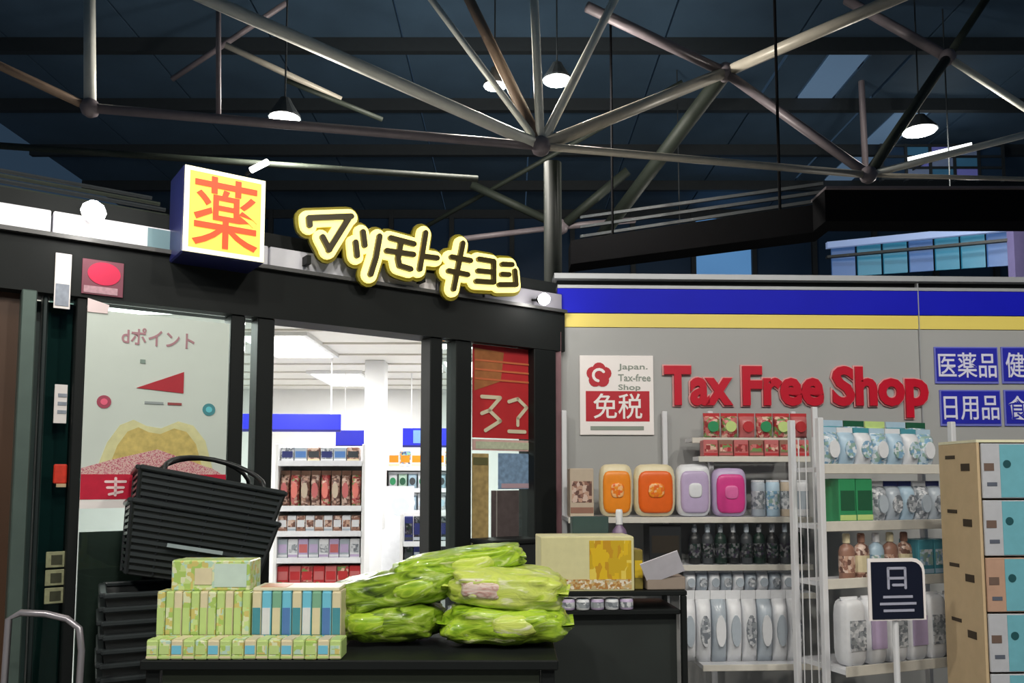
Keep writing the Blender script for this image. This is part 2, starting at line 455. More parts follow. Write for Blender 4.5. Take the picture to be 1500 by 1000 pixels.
# ------------------------------------------------------------------ poster in the window
po = thing('window_poster', 'white loyalty points poster with red wedge in the dark-framed window', 'poster', FAC.M)
Y = -.056
px0, px1 = FAC.x(122, 600, Y), FAC.x(333, 600, Y)
pz1 = FAC.z(230, 463, Y); pz0 = FAC.z(160, 744, Y)
PW, PH = px1 - px0, pz1 - pz0
def pu(u, v): return px0 + u * PW, pz0 + v * PH
MB().box(px0, px1, Y, Y + .004, pz0, pz1).build('sheet', mat('poster_paper', srgb(206, 216, 208), .45, var=.05), po)
MB().prism([pu(.0, .985), pu(.13, .985), pu(.14, 1.03), pu(.0, 1.055)], Y - .004, Y + .003).build('taped_corner', mat('tape_pale', srgb(235, 215, 215), .5), po)
GREYTX = mat('poster_text', srgb(172, 128, 136), .5)
x0, z0 = pu(.23, .84); x1, z1 = pu(.74, .93)
link('lettering', text_mesh('dポイント', x0, x1, z0, z1, Y - .0025, .002, GREYTX, .015), po)
WEDGE = mat('poster_wedge', srgb(176, 44, 56), .4, var=.2)
MB().prism([pu(.34, .615), pu(.67, .60), pu(.67, .715)], Y - .003, Y - .0005).build('red_wedge', WEDGE, po)
MB().box(*[pu(.36, 0)[0], pu(.36, .78)[0] + .02], Y - .003, Y - .0005, pu(0, .745)[1], pu(0, .765)[1]).build('small_mark', mat('mark_grey', srgb(130, 150, 140), .5), po)
for u0, u1, c in ((.40, .53, 'line_grey'), (.56, .66, 'line_red')):
    MB().box(pu(u0, 0)[0], pu(u1, 0)[0], Y - .003, Y - .0005, pu(0, .535)[1], pu(0, .548)[1]).build('print_line', mat(c, srgb(150, 160, 160) if c == 'line_grey' else srgb(150, 70, 70), .5), po)
for u, v, c, nm in ((.13, .535, srgb(168, 70, 92), 'rose'), (.86, .52, srgb(70, 140, 148), 'teal')):
    x, z = pu(u, v)
    MB().disc(x, z, .026, Y - .003, Y - .0005, 18).build('round_badge', mat('badge_' + nm, c, .5), po)
    MB().disc(x, z, .013, Y - .0045, Y - .003, 14).build('badge_centre', mat('badge_in_' + nm, [min(1, q * 2.2) for q in c], .5), po)
YM = mat('poster_yellow_print', srgb(204, 184, 108), .5, var=.5, scale=34)
mound = [pu(.10, .20), pu(.16, .33), pu(.24, .42), pu(.33, .45), pu(.42, .42), pu(.52, .41), pu(.64, .45), pu(.75, .43), pu(.84, .35), pu(.90, .20)]
mc = pu(.5, .26)
MB().prism(mound, Y - .0020, Y - .0005).build('pale_yellow_print', mat('poster_pale_yellow', srgb(214, 212, 160), .5, var=.2, scale=30), po)
MB().prism([(mc[0] + (x - mc[0]) * .8, mc[1] + (z - mc[1]) * .8) for x, z in mound], Y - .0025, Y - .0021).build('yellow_print', YM, po)
MB().prism([pu(.0, .07), pu(.0, .20), pu(.2, .245), pu(.5, .30), pu(.62, .27), pu(.9, .20), pu(1, .16), pu(1, .07)], Y - .0035, Y - .0026).build('confetti_print', printed('poster_confetti', [srgb(212, 150, 156), srgb(222, 190, 180), srgb(190, 100, 116), srgb(216, 180, 176)], 150, .5), po)
x0, z0 = pu(0, .045); x1, z1 = pu(1, .17)
MB().box(x0, x1, Y - .0045, Y - .0036, z0, z1).build('red_band', mat('poster_red', srgb(196, 26, 58), .45, var=.2, scale=30), po)
for u in (.16, .40, .66):
    q = MB()
    a = pu(u, .065); b = pu(u + .13, .15); w = (b[0] - a[0]); h = b[1] - a[1]
    for (s0, t0, s1, t1) in ((0, .8, 1, .8), (.5, 1, .5, 0), (.1, .45, .9, .45), (.2, .05, .85, .2)):
        q.capsule((a[0] + w * s0, a[1] + h * t0), (a[0] + w * s1, a[1] + h * t1), .005, Y - .006, Y - .0046)
    q.build('blurred_character', mat('poster_char', srgb(244, 214, 214), .5), po)
x1, z1 = pu(1, .045)
MB().box(px0, px1, Y - .003, Y - .0005, pz0, z1).build('white_margin', SIGNW, po)

# ------------------------------------------------------------------ illuminated signs
kb = thing('lightbox_sign', 'yellow square lightbox sign with red medicine character above the entrance', 'sign', FAC.M)
YS = -.27
x0, x1 = FAC.x(270, 310, YS), FAC.x(388, 320, YS)
z0, z1 = FAC.z(270, 366, YS), FAC.z(270, 240, YS)
MB().bbox(x0 - .004, x1 + .004, YS + .012, YS + .24, z0 - .006, z1 + .006, .006).build('casing', mat('casing_blue', srgb(30, 34, 84), .35, var=.3, scale=5), kb)
MB().box(x0, x1, YS + .002, YS + .0115, z0, z1).build('rim', emis('sign_rim', (1.0, .95, .62), 1.15), kb)
b_ = .018
MB().box(x0 + b_, x1 - b_, YS - .001, YS + .0015, z0 + b_, z1 - b_).build('face', emis('sign_yellow', (1.0, .62, .085), 0.95), kb)
link('character', text_mesh('薬', x0 + .03, x1 - .03, z0 + .028, z1 - .028, YS - .006, .004, emis('sign_red', (.62, .07, .012), 0.8), .006), kb)
for xx in (x0 + .05, x1 - .07):
    MB().box(xx, xx + .02, YS + .08, YS + .10, zA - .02 if False else zT - .01, z0 - .006).build('bracket', BLACK, kb) if z0 - .006 > zT else None
MB().box(x0 + .02, x1 - .02, YS + .2, -.056, zA - .0, zA + .04).build('bracket', NAVYB, kb)

# outlined katakana letters; strokes measured on the sign itself
nk = thing('neon_lettering', 'yellow outlined katakana shop lettering glowing along the fascia', 'sign', FAC.M)
def LP(cx, cy): return FAC.p(420 + cx / 3.947, 270 + cy / 3.947, -.16)
LET = [
 [[(128, 195), (372, 185)], [(128, 195), (132, 236)], [(355, 200), (242, 380)], [(207, 305), (245, 378)]],
 [[(398, 335), (406, 412)], [(440, 275), (450, 352)], [(536, 300), (515, 420), (484, 520)]],
 [[(600, 310), (735, 345)], [(578, 384), (732, 406)], [(660, 330), (642, 430), (650, 470), (715, 490)]],
 [[(802, 280), (768, 490)], [(788, 416), (868, 426)]],
 [[(952, 420), (1062, 441)], [(935, 500), (1045, 522)], [(1017, 340), (964, 605)]],
 [[(1110, 432), (1196, 446)], [(1196, 446), (1196, 566)], [(1105, 500), (1190, 508)], [(1095, 560), (1190, 566)]],
 [[(1245, 462), (1302, 464)], [(1242, 520), (1284, 522)], [(1228, 580), (1325, 580), (1318, 500)]],
]
u = (LP(1000, 400)[0] - LP(900, 400)[0]) / 100.0
NEON = emis('neon_yellow', (1.0, .83, .24), 1.7)
NDARK = mat('letter_fill_dark', (.05, .035, .005), .4)
HALO = mat('letter_painted_halo', srgb(120, 112, 10), .5)  # olive contour plate: the glow around the letters painted as its colour
for ch in LET:
    pl, ne, dk = MB(), MB(), MB(); e = 0
    for st in ch:
        for a, b in zip(st, st[1:]):
            A, B = LP(*a), LP(*b)
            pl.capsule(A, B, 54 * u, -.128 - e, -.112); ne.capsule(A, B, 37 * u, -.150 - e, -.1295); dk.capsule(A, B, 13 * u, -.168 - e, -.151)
            e += .0002
    L = pl.build('painted_halo', HALO, nk)
    ne.build('outline', NEON, L); dk.build('letter', NDARK, L)
for cx in (150, 480, 820, 1150):
    xx = LP(cx, 500)[0]
    MB().box(xx - .01, xx + .01, -.113, -.056, zA + .02, zA + .06).build('bracket', BLACK, nk)

def bulb(px, py, off, r, label, s=30, power=14, arm=True, long=0.0):
    x, z = FAC.p(px, py, off)
    t = thing('spot_lamp', label, 'lamp', FAC.M @ T(x, off, z))
    if long: MB().tube([(-long, 0, -long * .75), (long, 0, long * .75)], r, 10).build('tube', emis('bulb_glow_%d' % s, (1, .97, .92), s), t)
    else: MB().lathe([(r * .3, -r * .9), (r * .8, -r * .55), (r, 0), (r * .8, r * .55), (r * .3, r * .9)], 14).build('bulb', emis('bulb_glow_%d' % s, (1, .97, .92), s), t, smooth=True)
    MB().tube([(0, r * .7, 0), (0, -off - .02 if off < 0 else .1, .02)], .008, 6).build('arm', BLACK, t)
    MB().tube([(0, r * .5, 0), (0, r * 1.3, .005)], r * .6, 10).build('socket', BLACK, t)
    ld = bpy.data.lights.new('bulb_light', 'POINT'); ld.energy = power; ld.color = (1, .96, .9); ld.shadow_soft_size = r
    lo = bpy.data.objects.new('bulb_light', ld); C.objects.link(lo); lo.parent = t; lo.location = (0, -r * 1.6, 0)
bulb(137, 310, -.20, .045, 'round white lamp on an arm above the crimson sticker', 30, 2.2)
bulb(380, 243, -.20, .013, 'slanted white tube lamp just above the yellow lightbox sign', 9, .6, long=.035)
bulb(797, 438, -.16, .034, 'round white lamp at the end of the fascia by the wall corner', 30, 1.4)

# posters on the right-hand leaf
def sheet(name, label, pxs, pys, m, off=-.004, cat='poster'):
    x0, x1 = FAC.x(pxs[0], 620, off), FAC.x(pxs[1], 620, off)
    z0, z1 = FAC.z(sum(pxs) / 2, pys[1], off), FAC.z(sum(pxs) / 2, pys[0], off)
    o = tag(MB().box(x0, x1, off, off + .003, z0, z1).build(name, m, None, FAC.M), label, cat)
    return o, x0, x1, z0, z1
o, x0, x1, z0, z1 = sheet('red_poster', 'red poster with two pale characters on the glass beside the corner post', (692, 781), (508, 642), mat('poster_scarlet', srgb(186, 44, 48), .45, var=.25, scale=7))
MB().prism([(x0 + .01, z0 + (z1 - z0) * .5), (x0 + (x1 - x0) * .45, z0 + (z1 - z0) * .62), (x0 + (x1 - x0) * .5, z1 - .03), (x0 + .01, z1 - .02)], -.006, -.0045).build('brown_print', mat('poster_brown', srgb(160, 100, 56), .5, var=.3, scale=30), o)
for k in range(3):
    MB().box(x0 + .012, x1 - .012, -.0075, -.0062, z0 + (z1 - z0) * (.62 + .1 * k), z0 + (z1 - z0) * (.64 + .1 * k)).build('print_line', mat('poster_orange', srgb(196, 104, 64), .5), o)
for k, g in enumerate((((0, 1, 1, 1), (1, 1, .4, .6), (.4, .6, 1, .3), (1, .3, .2, 0), (0, .5, .4, .6)), ((0, .9, .5, 1), (.5, 1, 1, .75), (1, .75, .5, .4), (.5, .4, .5, .2), (0, 0, .9, 0)))):
    q = MB(); bx = x0 + (x1 - x0) * (.14 + .44 * k); w = (x1 - x0) * .3; bz = z0 + (z1 - z0) * .08; h = (z1 - z0) * .36
    for a in g: q.capsule((bx + w * a[0], bz + h * a[1]), (bx + w * a[2], bz + h * a[3]), .010, -.009, -.0078)
    q.build('blurred_character', mat('poster_pale_char', srgb(216, 206, 176), .5), o)
o, x0, x1, z0, z1 = sheet('cream_poster', 'pink and cream strip poster under the red poster', (692, 781), (644, 660), mat('strip_pink', srgb(216, 176, 170), .5, var=.2, scale=40))
MB().box(x0 + .02, x1 - .03, -.006, -.0045, z0 + .008, z1 - .012).build('print', mat('strip_print', srgb(190, 196, 170), .5, var=.3, scale=60), o)
o, x0, x1, z0, z1 = sheet('olive_strip', 'tall cream and olive strip sheet on the glass beside the blue poster', (692, 716), (664, 798), mat('olive_strip_print', srgb(176, 152, 100), .5, var=.6, scale=30))
MB().box(x0 + .006, x1 - .006, -.006, -.0045, z1 - .06, z1 - .02).build('print', mat('strip_dark', srgb(100, 98, 62), .5), o)
o, x0, x1, z0, z1 = sheet('blue_poster', 'blue picture poster low on the right glass leaf', (730, 784), (664, 716), mat('blue_poster_print', srgb(126, 154, 184), .4, var=.6, scale=40))
MB().box(x0 + .02, x1 - .005, -.006, -.0045, z0 + .005, z0 + .03).build('print', mat('blue_poster_pink', srgb(186, 160, 170), .5), o)
o, x0, x1, z0, z1 = sheet('brown_poster', 'brown and slate poster below the blue poster on the right leaf', (720, 760), (718, 792), mat('brown_poster_print', srgb(84, 74, 74), .5, var=.5, scale=26))
MB().box(x0 + .03, x0 + .036, -.006, -.0045, z0, z1).build('print_line', mat('brown_line', srgb(150, 146, 140), .5), o)

# ------------------------------------------------------------------ wall with the tax free lettering
wall = struct('wall_right', WAL.M)
WX1 = 4.2
seam = WAL.x(1346, 500)
zl = lambda py, px=1100: WAL.z(px, py)
for a, b in ((0.02, seam - .003), (seam + .003, WX1)):
    MB().box(a, b, 0, .10, 0, zl(481)).build('wall_board', GREYW, wall)
    MB().box(a, b, -.006, .10, zl(480.5), zl(461)).build('yellow_band', YEL, wall)
    MB().box(a, b, -.010, .10, zl(460), zl(425)).build('blue_band', BLUE, wall)
    MB().box(a, b, -.014, .10, zl(424.5), zl(420)).build('pale_edge', RAIL, wall)
MB().box(0.02, WX1, .02, .10, zl(419.5), zl(412)).build('dark_recess', LINT, wall)
MB().box(0.0, WX1, -.03, .12, zl(411.5), zl(404)).build('top_rail', RAIL, wall)
MB().box(seam - .0025, seam + .0025, -.012, .02, 0.01, zl(404)).build('joint_strip', RAIL, wall)
MB().box(-.02, .035, -.05, -.0005, 0.01, zl(490)).build('corner_strip', mat('corner_rose', srgb(120, 84, 90), .5, var=.3), wall)

tf = thing('wall_lettering', 'red raised letters reading Tax Free Shop on the grey wall', 'lettering', WAL.M)
x0, x1 = WAL.x(972, 565), WAL.x(1357, 565)
z0, z1 = WAL.z(1160, 594), WAL.z(1160, 537)
bb = text_mesh('T', 0, 1, 0, 1, 0, .01, RED)
words = [('Tax', 972, 1072), ('Free', 1086, 1204), ('Shop', 1217, 1357)]
def capref(bold):
    cu = bpy.data.curves.new('cap', 'FONT'); cu.body = 'T'; cu.size = 1.0; cu.offset = bold
    o = bpy.data.objects.new('cap', cu); C.objects.link(o); dg = bpy.context.evaluated_depsgraph_get()
    me = bpy.data.meshes.new_from_object(o.evaluated_get(dg), depsgraph=dg)
    ys = [v.co.y for v in me.vertices]; bpy.data.objects.remove(o); bpy.data.curves.remove(cu); bpy.data.meshes.remove(me)
    return min(ys), max(ys)
r1, r2 = capref(.038), capref(.058)
for wd, a, b in words:
    xa, xb = WAL.x(a, 565), WAL.x(b, 565)
    w = link('word_edge', text_mesh(wd, xa - .008, xb + .008, z0 - .008, z1 + .008, -.012, .011, REDPALE, .058, r2), tf)
    link('word', text_mesh(wd, xa, xb, z0, z1, -.024, .011, RED, .038, r1), w)

# tax-free symbol plate
sp = thing('tax_free_plate', 'white square plate with red blossom swirl and duty free characters', 'sign', WAL.M)
x0, x1 = WAL.x(849, 580), WAL.x(957, 580); z0, z1 = WAL.z(900, 637), WAL.z(900, 521)
W, H = x1 - x0, z1 - z0
MB().bbox(x0, x1, -.012, -.0005, z0, z1, .002).build('plate', SIGNW, sp)
cx, cz, r = x0 + W * .26, z0 + H * .75, W * .17
DRED = mat('plate_red', srgb(186, 28, 44), .4)
q = MB()
for k in range(5):
    a = 2 * math.pi * k / 5 + .3
    q.disc(cx + r * .5 * math.cos(a), cz + r * .5 * math.sin(a), r * .52, -.0145 - k * .0001, -.0122, 14)
q.build('blossom', DRED, sp)
q = MB()
for k in range(9):
    a = math.pi * (.2 + 1.25 * k / 9); b = math.pi * (.2 + 1.25 * (k + 1) / 9)
    q.capsule((cx + r * .46 * math.cos(a), cz + r * .46 * math.sin(a)), (cx + r * .46 * math.cos(b), cz + r * .46 * math.sin(b)), r * .11, -.0165 - k * .0001, -.0152)
q.build('swirl', SIGNW, sp)
for k, (wd, f) in enumerate((('Japan.', .40), ('Tax-free', .44), ('Shop', .30))):
    zz = z0 + H * (.84 - .13 * k)
    link('lettering', text_mesh(wd, x0 + W * .52, x0 + W * (.52 + f), zz - H * .035, zz + H * .055, -.0145, .002, mat('plate_grey', srgb(140, 150, 140), .5), .01), sp)
MB().box(x0 + W * .08, x0 + W * .94, -.014, -.0122, z0 + H * .17, z0 + H * .55).build('red_panel', DRED, sp)
link('characters', text_mesh('免税', x0 + W * .18, x0 + W * .84, z0 + H * .20, z0 + H * .52, -.017, .0025, SIGNW, .008), sp)
MB().box(x0 + W * .14, x0 + W * .86, -.014, -.0122, z0 + H * .06, z0 + H * .11).build('print_line', mat('plate_grey', srgb(140, 150, 140), .5), sp)

# blue category boards
for nm, a, b, c, d, lab in (('医薬品', 1368, 1462, 508, 562, 'medicines'), ('日用品', 1376, 1466, 571, 624, 'daily goods'),
                            ('健', 1466, 1560, 508, 562, 'upper cut-off'), ('食', 1470, 1564, 571, 624, 'lower cut-off')):
    x0, x1 = WAL.x(a, (c + d) / 2), WAL.x(b, (c + d) / 2); z0, z1 = WAL.z(a, d), WAL.z(a, c)
    labs = {'medicines': 'blue board reading medicines in white characters, above the daily goods board',
            'daily goods': 'blue board reading daily goods in white characters, below the medicines board',
            'upper cut-off': 'blue board right next to the medicines board',
            'lower cut-off': 'blue board right next to the daily goods board'}
    o = thing('category_board', labs[lab], 'sign', WAL.M, 'blue category boards on the grey wall')
    MB().bbox(x0, x1 - .004, -.010, -.0005, z0, z1, .002).build('board', SIGNBLUE2, o)
    MB().box(x0 + .008, x1 - .012, -.0125, -.0102, z0 + .014, z1 - .008).build('field', SIGNBLUE, o)
    n = len(nm)
    if n == 3: link('characters', text_mesh(nm, x0 + .018, x1 - .02, z0 + .035, z1 - .034, -.016, .003, mat('char_white', srgb(226, 226, 250), .4), .007), o)
    else: link('characters', text_mesh(nm, x0 + .02, x0 + .13, z0 + .035, z1 - .034, -.016, .003, mat('char_white', srgb(226, 226, 250), .4), .007), o)

# ------------------------------------------------------------------ products
CACHE = {}
def soft(w, d, h, e=2.6, nu=14, nv=9, wr=.0, seed=0):
    """pillow-shaped pack, base at z 0"""
    mb = MB(); vv = []
    for j in range(nv + 1):
        t = -math.pi / 2 + math.pi * j / nv
        for i in range(nu):
            a = 2 * math.pi * i / nu
            f = lambda c, p: math.copysign(abs(c) ** (2 / p), c)
            x, y, z = f(math.cos(t), e) * f(math.cos(a), 4), f(math.cos(t), e) * f(math.sin(a), 4), f(math.sin(t), e)
            p = Vector((x * w / 2, y * d / 2, z * h / 2))
            if wr:
                p *= 1 + wr * noise.noise(Vector((x * 2.3 + seed, y * 2.3, z * 2.3)) ) + .5 * wr * noise.noise(Vector((x * 6 + seed, y * 6, z * 6)))
            vv.append((p.x, p.y, p.z + h / 2))
    ff = [(j * nu + i, j * nu + (i + 1) % nu, (j + 1) * nu + (i + 1) % nu, (j + 1) * nu + i) for j in range(nv) for i in range(nu)]
    return mb.add(vv, ff)

def make(kind, w, d, h, m, m2, m3=None):
    """part list [(name, mesh, parent index)] for one product kind"""
    key = (kind, round(w, 3), round(d, 3), round(h, 3), m.name, m2.name, m3.name if m3 else '')
    if key in CACHE: return CACHE[key]
    L = []
    if kind == 'carton':
        L.append(('body', MB().bbox(-w / 2, w / 2, 0, d, 0, h, .003).mesh('carton', m)))
        L.append(('front_print', MB().box(-w * .42, w * .42, -.0016, -.0002, h * .30, h * .74).mesh('carton_print', m2)))
        L.append(('top_flap', MB().box(-w * .47, w * .47, .004, d * .5, h, h + .0015).mesh('carton_flap', m)))
        if m3: L.append(('print_band', MB().box(-w * .48, w * .48, -.0018, -.0003, h * .08, h * .2).mesh('carton_band', m3)))
    elif kind == 'pouch':
        hb = h * .88
        mb = MB(); n = 8; vv = []
        for j in range(n + 1):
            t = j / n; th = d * .5 * (math.sin(math.pi * (.12 + .88 * (1 - t))) ** .7 if t < 1 else 0) + .002
            ww = w / 2 * (1 - .05 * math.sin(math.pi * t))
            for k in range(10):
                a = 2 * math.pi * k / 10
                vv.append((ww * math.copysign(abs(math.cos(a)) ** .6, math.cos(a)), d / 2 + th * math.copysign(abs(math.sin(a)) ** .8, math.sin(a)), hb * t))
        ff = [(j * 10 + k, j * 10 + (k + 1) % 10, (j + 1) * 10 + (k + 1) % 10, (j + 1) * 10 + k) for j in range(n) for k in range(10)] + [tuple(range(10))]
        mb.add(vv, ff)
        L.append(('body', mb.mesh('pouch', m, True)))
        L.append(('top_seal', MB().box(-w / 2, w / 2, d / 2 - .003, d / 2 + .003, hb - .002, h).mesh('pouch_seal', m3 or m)))
        L.append(('front_print', MB().disc(0, h * .45, w * .33, -.004, d * .1, 14, h * .22).mesh('pouch_print', m2)))
    elif kind == 'bottle':
        r = w / 2
        L.append(('body', MB().lathe([(r * .92, 0), (r, h * .03), (r, h * .62), (r * .8, h * .72), (r * .36, h * .78), (r * .36, h * .80)], 12, sy=min(1, d / w)).mesh('bottle', m, True)))
        L.append(('cap', MB().lathe([(r * .42, h * .795), (r * .42, h * .97), (r * .34, h)], 10).mesh('bottle_cap', m3 or m2)))
        L.append(('label_print', MB().lathe([(r * 1.015, h * .16), (r * 1.015, h * .52)], 12, sy=min(1, d / w)).mesh('bottle_label', m2)))
    elif kind == 'can':
        r = w / 2
        L.append(('body', MB().lathe([(r * .9, 0), (r, h * .04), (r, h * .9), (r * .9, h * .95)], 14).mesh('can', m, True)))
        L.append(('lid', MB().lathe([(r * .93, h * .95), (r * .93, h * .99), (r * .85, h)], 14).mesh('can_lid', m3 or WHITE)))
        L.append(('label_print', MB().lathe([(r * 1.01, h * .2), (r * 1.01, h * .7)], 14).mesh('can_label', m2)))
    elif kind == 'pack':
        L.append(('body', soft(w, d, h, 5).mesh('pack', m, True)))
        L.append(('front_print', MB().box(-w * .36, w * .36, -d / 2 - .002, -d / 2 + .004, h * .25, h * .7).mesh('pack_print', m2)))
        L.append(('seam', MB().box(-w * .40, w * .40, -.004, .004, h * .985, h * 1.03).mesh('pack_seam', m3 or m)))
    elif kind == 'bigpack':
        L.append(('body', soft(w, d, h, 5).mesh('bigpack', m, True)))
        L.append(('front_print', soft(w * .84, .03, h * .80, 5).mesh('bigpack_print', m2, True), T(0, -d / 2 + .008, h * .07)))
        L.append(('badge', soft(w * .40, .012, h * .28, 3).mesh('bigpack_badge', m3, True), T(0, -d / 2 - .008, h * .36)))
    CACHE[key] = L
    return L

def put(fr, x, y, z, kind, w, d, h, m, m2, m3, name, label, cat, group, yaw=0, M=None):
    t = thing(name, label, cat, (fr.M @ T(x, y, z) @ RZ(yaw)) if M is None else M, group)
    for e_ in make(kind, w, d, h, m, m2, m3): link(e_[0], e_[1], t, e_[2] if len(e_) > 2 else None)
    return t

def row(fr, pxa, pxb, off, z, n, kind, h, d, mats3, name, label, cat, group, py=720, gap=.94, jit=.004):
    xa, xb = fr.x(pxa, py, off), fr.x(pxb, py, off)
    st = (xb - xa) / n
    for i in range(n):
        ms = mats3[i % len(mats3)]
        put(fr, xa + st * (i + .5), off + R.uniform(0, jit), z, kind, st * gap, d, h, ms[0], ms[1], ms[2], name,
            label if isinstance(label, str) else label[i % len(mats3)], cat, group)

def M_(n, r, g, b, rough=.35, var=.1, sc=30): return mat(n, srgb(r, g, b), rough, var=var, scale=sc)
PWHITE = M_('pack_white', 226, 228, 232); PSILV = M_('pack_silver', 176, 186, 196, .25); PPALE = M_('pack_paleblue', 178, 204, 222)
PBLUE = M_('pack_blue', 90, 130, 190); PTEAL = M_('pack_teal', 80, 150, 165); PGREEN = M_('pack_green', 54, 146, 96); PDG = M_('pack_darkgreen', 40, 92, 66)
PORANGE = M_('pack_orange', 244, 144, 36); PORD = M_('pack_deep_orange', 236, 104, 30); PPINK = M_('pack_pink', 214, 64, 140); PLILAC = M_('pack_lilac', 190, 172, 206)
PRED = M_('pack_red', 190, 56, 60); PROSE = M_('pack_rose', 196, 110, 110); PDARK = M_('pack_dark', 38, 40, 42); PDARK2 = M_('pack_darkgrey', 66, 70, 74)
PBROWN = M_('pack_brown', 150, 112, 96); PCREAM = M_('pack_cream', 226, 214, 178); PYEL = M_('pack_yellow', 222, 190, 50); PLIME = M_('pack_lime', 150, 190, 48)
PLG = M_('pack_lightgreen', 196, 220, 140); PNAVY = M_('pack_navy', 50, 56, 110); PCYAN = M_('pack_cyan', 120, 200, 226); PBEIGE = M_('pack_beige', 196, 180, 160)
MIXRED = printed('mix_red', [srgb(180, 60, 64), srgb(206, 120, 116), srgb(150, 60, 60), srgb(226, 190, 170), srgb(120, 150, 90)], 28)
MIXBROWN = printed('mix_brown', [srgb(150, 110, 96), srgb(196, 160, 140), srgb(110, 80, 72), srgb(214, 190, 176)], 30)
MIXBLUE = printed('mix_blue', [srgb(190, 212, 226), srgb(130, 170, 200), srgb(226, 232, 238), srgb(150, 180, 170)], 36)
MIXGREY = printed('mix_grey', [srgb(180, 184, 190), srgb(210, 212, 216), srgb(120, 126, 134), srgb(150, 156, 162)], 36)
MIXDARK = printed('mix_dark', [srgb(40, 42, 44), srgb(70, 74, 76), srgb(110, 112, 114), srgb(30, 50, 44), srgb(56, 50, 66)], 44)
MIXLIME = printed('mix_lime', [srgb(168, 204, 66), srgb(206, 222, 120), srgb(120, 168, 36), srgb(226, 230, 180), srgb(150, 190, 50)], 16)
MIXGREENBOX = printed('mix_greenbox', [srgb(206, 226, 150), srgb(176, 206, 110), srgb(226, 230, 190), srgb(214, 200, 120), srgb(190, 220, 200)], 34)
MIXYEL = printed('mix_yellow', [srgb(224, 186, 40), srgb(206, 170, 40), srgb(232, 206, 90), srgb(200, 150, 40)], 26, stretch=(1, 1, .4))
MIXORANGE = printed('mix_orange', [srgb(244, 150, 40), srgb(236, 110, 40), srgb(250, 190, 130), srgb(240, 130, 30)], 40)
MIXCOL = printed('mix_colour', [srgb(210, 214, 220), srgb(110, 150, 200), srgb(150, 200, 170), srgb(226, 170, 90), srgb(80, 90, 120)], 30)

def rack(fr, name, label, xa, xb, d, shelves, posts, top, lip=.035, m=WIRE, panel=True, y0=0.0):
    """metal display rack: posts, shelf trays with lips, wire back"""
    t = thing(name, label, 'rack', fr.M)
    for x, y in posts:
        MB().bbox(x - .014, x + .014, y - .014, y + .014, 0.0, top, .003).build('post', m, t)
    for z, a, b, ya, yb in shelves:
        s = MB().box(a, b, ya, yb, z - .022, z - .001).build('shelf', m, t)
        MB().bbox(a, b, ya - .008, ya - .0005, z - .03, z - .03 + lip, .002).build('price_rail', M_('price_rail', 214, 210, 200), s)
    return t

# ---- white rack along the wall
r1x = lambda px, py=720, off=0: RK1.x(px, py, off)
S = {k: RK1.z(1040, v) for k, v in dict(peg_lo=668, orange=757, dark=827, grey=868).items()}
S['peg_hi'] = RK1.z(1100, 641, .13)
xl, xm, xr = r1x(832), r1x(1024), r1x(1196)
S['white'] = .70
rack(RK1, 'display_rack', 'white metal display rack against the grey wall with orange packs', xl, xr, .5,
     [(S['peg_hi'], xm, xr - .03, .12, .26), (S['peg_lo'], xm, xr - .03, .0, .11), (S['orange'], xl, xr - .03, 0, .30),
      (S['dark'], xl + .3, xr - .03, 0, .30), (S['grey'], xm - .03, xr - .03, -.02, .30), (S['white'], xm - .06, xr - .06, -.22, -.03), (.12, xl, xr, 0, .3)],
     [(xl + .015, .29), (xr, .0), (xr, .29), (r1x(1066), .29), (xm - .1, .315)], RK1.z(1190, 596), lip=.03)
row(RK1, 1032, 1186, .13, S['peg_hi'], 6, 'pouch', .135, .07, [(MIXRED, PGREEN, PRED), (MIXRED, PLG, PRED), (PROSE, PRED, PRED)], 'snack_pouch', ['small red pouch with green oval on the highest tier of the white rack', 'small red pouch with pale lime oval on the highest tier of the rack', 'small rose pouch with red oval on the highest tier of the rack'], 'pouch', 'red pouches on the highest tier', py=620)
row(RK1, 1030, 1186, .01, S['peg_lo'], 7, 'carton', .085, .07, [(PROSE, MIXRED, PRED), (PBROWN, MIXRED, PROSE)], 'small_carton', ['small rose carton on the tier just below the red pouches', 'small brown carton on the tier just below the red pouches'], 'carton', 'dull red cartons on the second tier', py=655)
# orange shelf
z = S['orange']
def onrack(pa, pb, kind, d, h, m, m2, m3, name, label, cat, y=.06):
    xa_, xb_ = r1x(pa), r1x(pb)
    put(RK1, (xa_ + xb_) / 2, y, z, kind, xb_ - xa_, d, h, m, m2, m3, name, label, cat, None)
onrack(836, 871, 'carton', .12, .25, PBEIGE, MIXBROWN, PBROWN, 'tall_carton', 'beige and brown tall carton at the end beside the orange pack', 'carton', .03)
onrack(880, 929, 'bigpack', .10, .275, PCREAM, PORANGE, MIXORANGE, 'orange_pack', 'amber orange soft pack next to the beige carton', 'pack')
onrack(931, 992, 'bigpack', .10, .275, PCREAM, PORD, MIXORANGE, 'orange_pack', 'deep orange soft pack next to the white pack', 'pack')
onrack(994, 1044, 'bigpack', .10, .275, PWHITE, PLILAC, PWHITE, 'white_pack', 'white and lilac soft pack between the orange and pink packs', 'pack')
onrack(1047, 1097, 'bigpack', .10, .255, PLILAC, PPINK, M_('pack_hotpink', 226, 110, 170), 'pink_pack', 'hot pink soft pack on the white rack', 'pack')
row(RK1, 1100, 1184, .07, z, 4, 'can', .19, .09, [(PSILV, MIXGREY, PWHITE), (PPALE, MIXBLUE, PWHITE), (PBEIGE, MIXGREY, PWHITE), (PWHITE, PSILV, PWHITE)], 'tin', ['silver tin with white lid beside the pink pack', 'pale blue tin with white lid between the silver and beige tins', 'beige tin with white lid between the blue and white tins', 'white tin with grey label beside the rack post'], 'tin', 'white-lidded tins beside the pink pack')
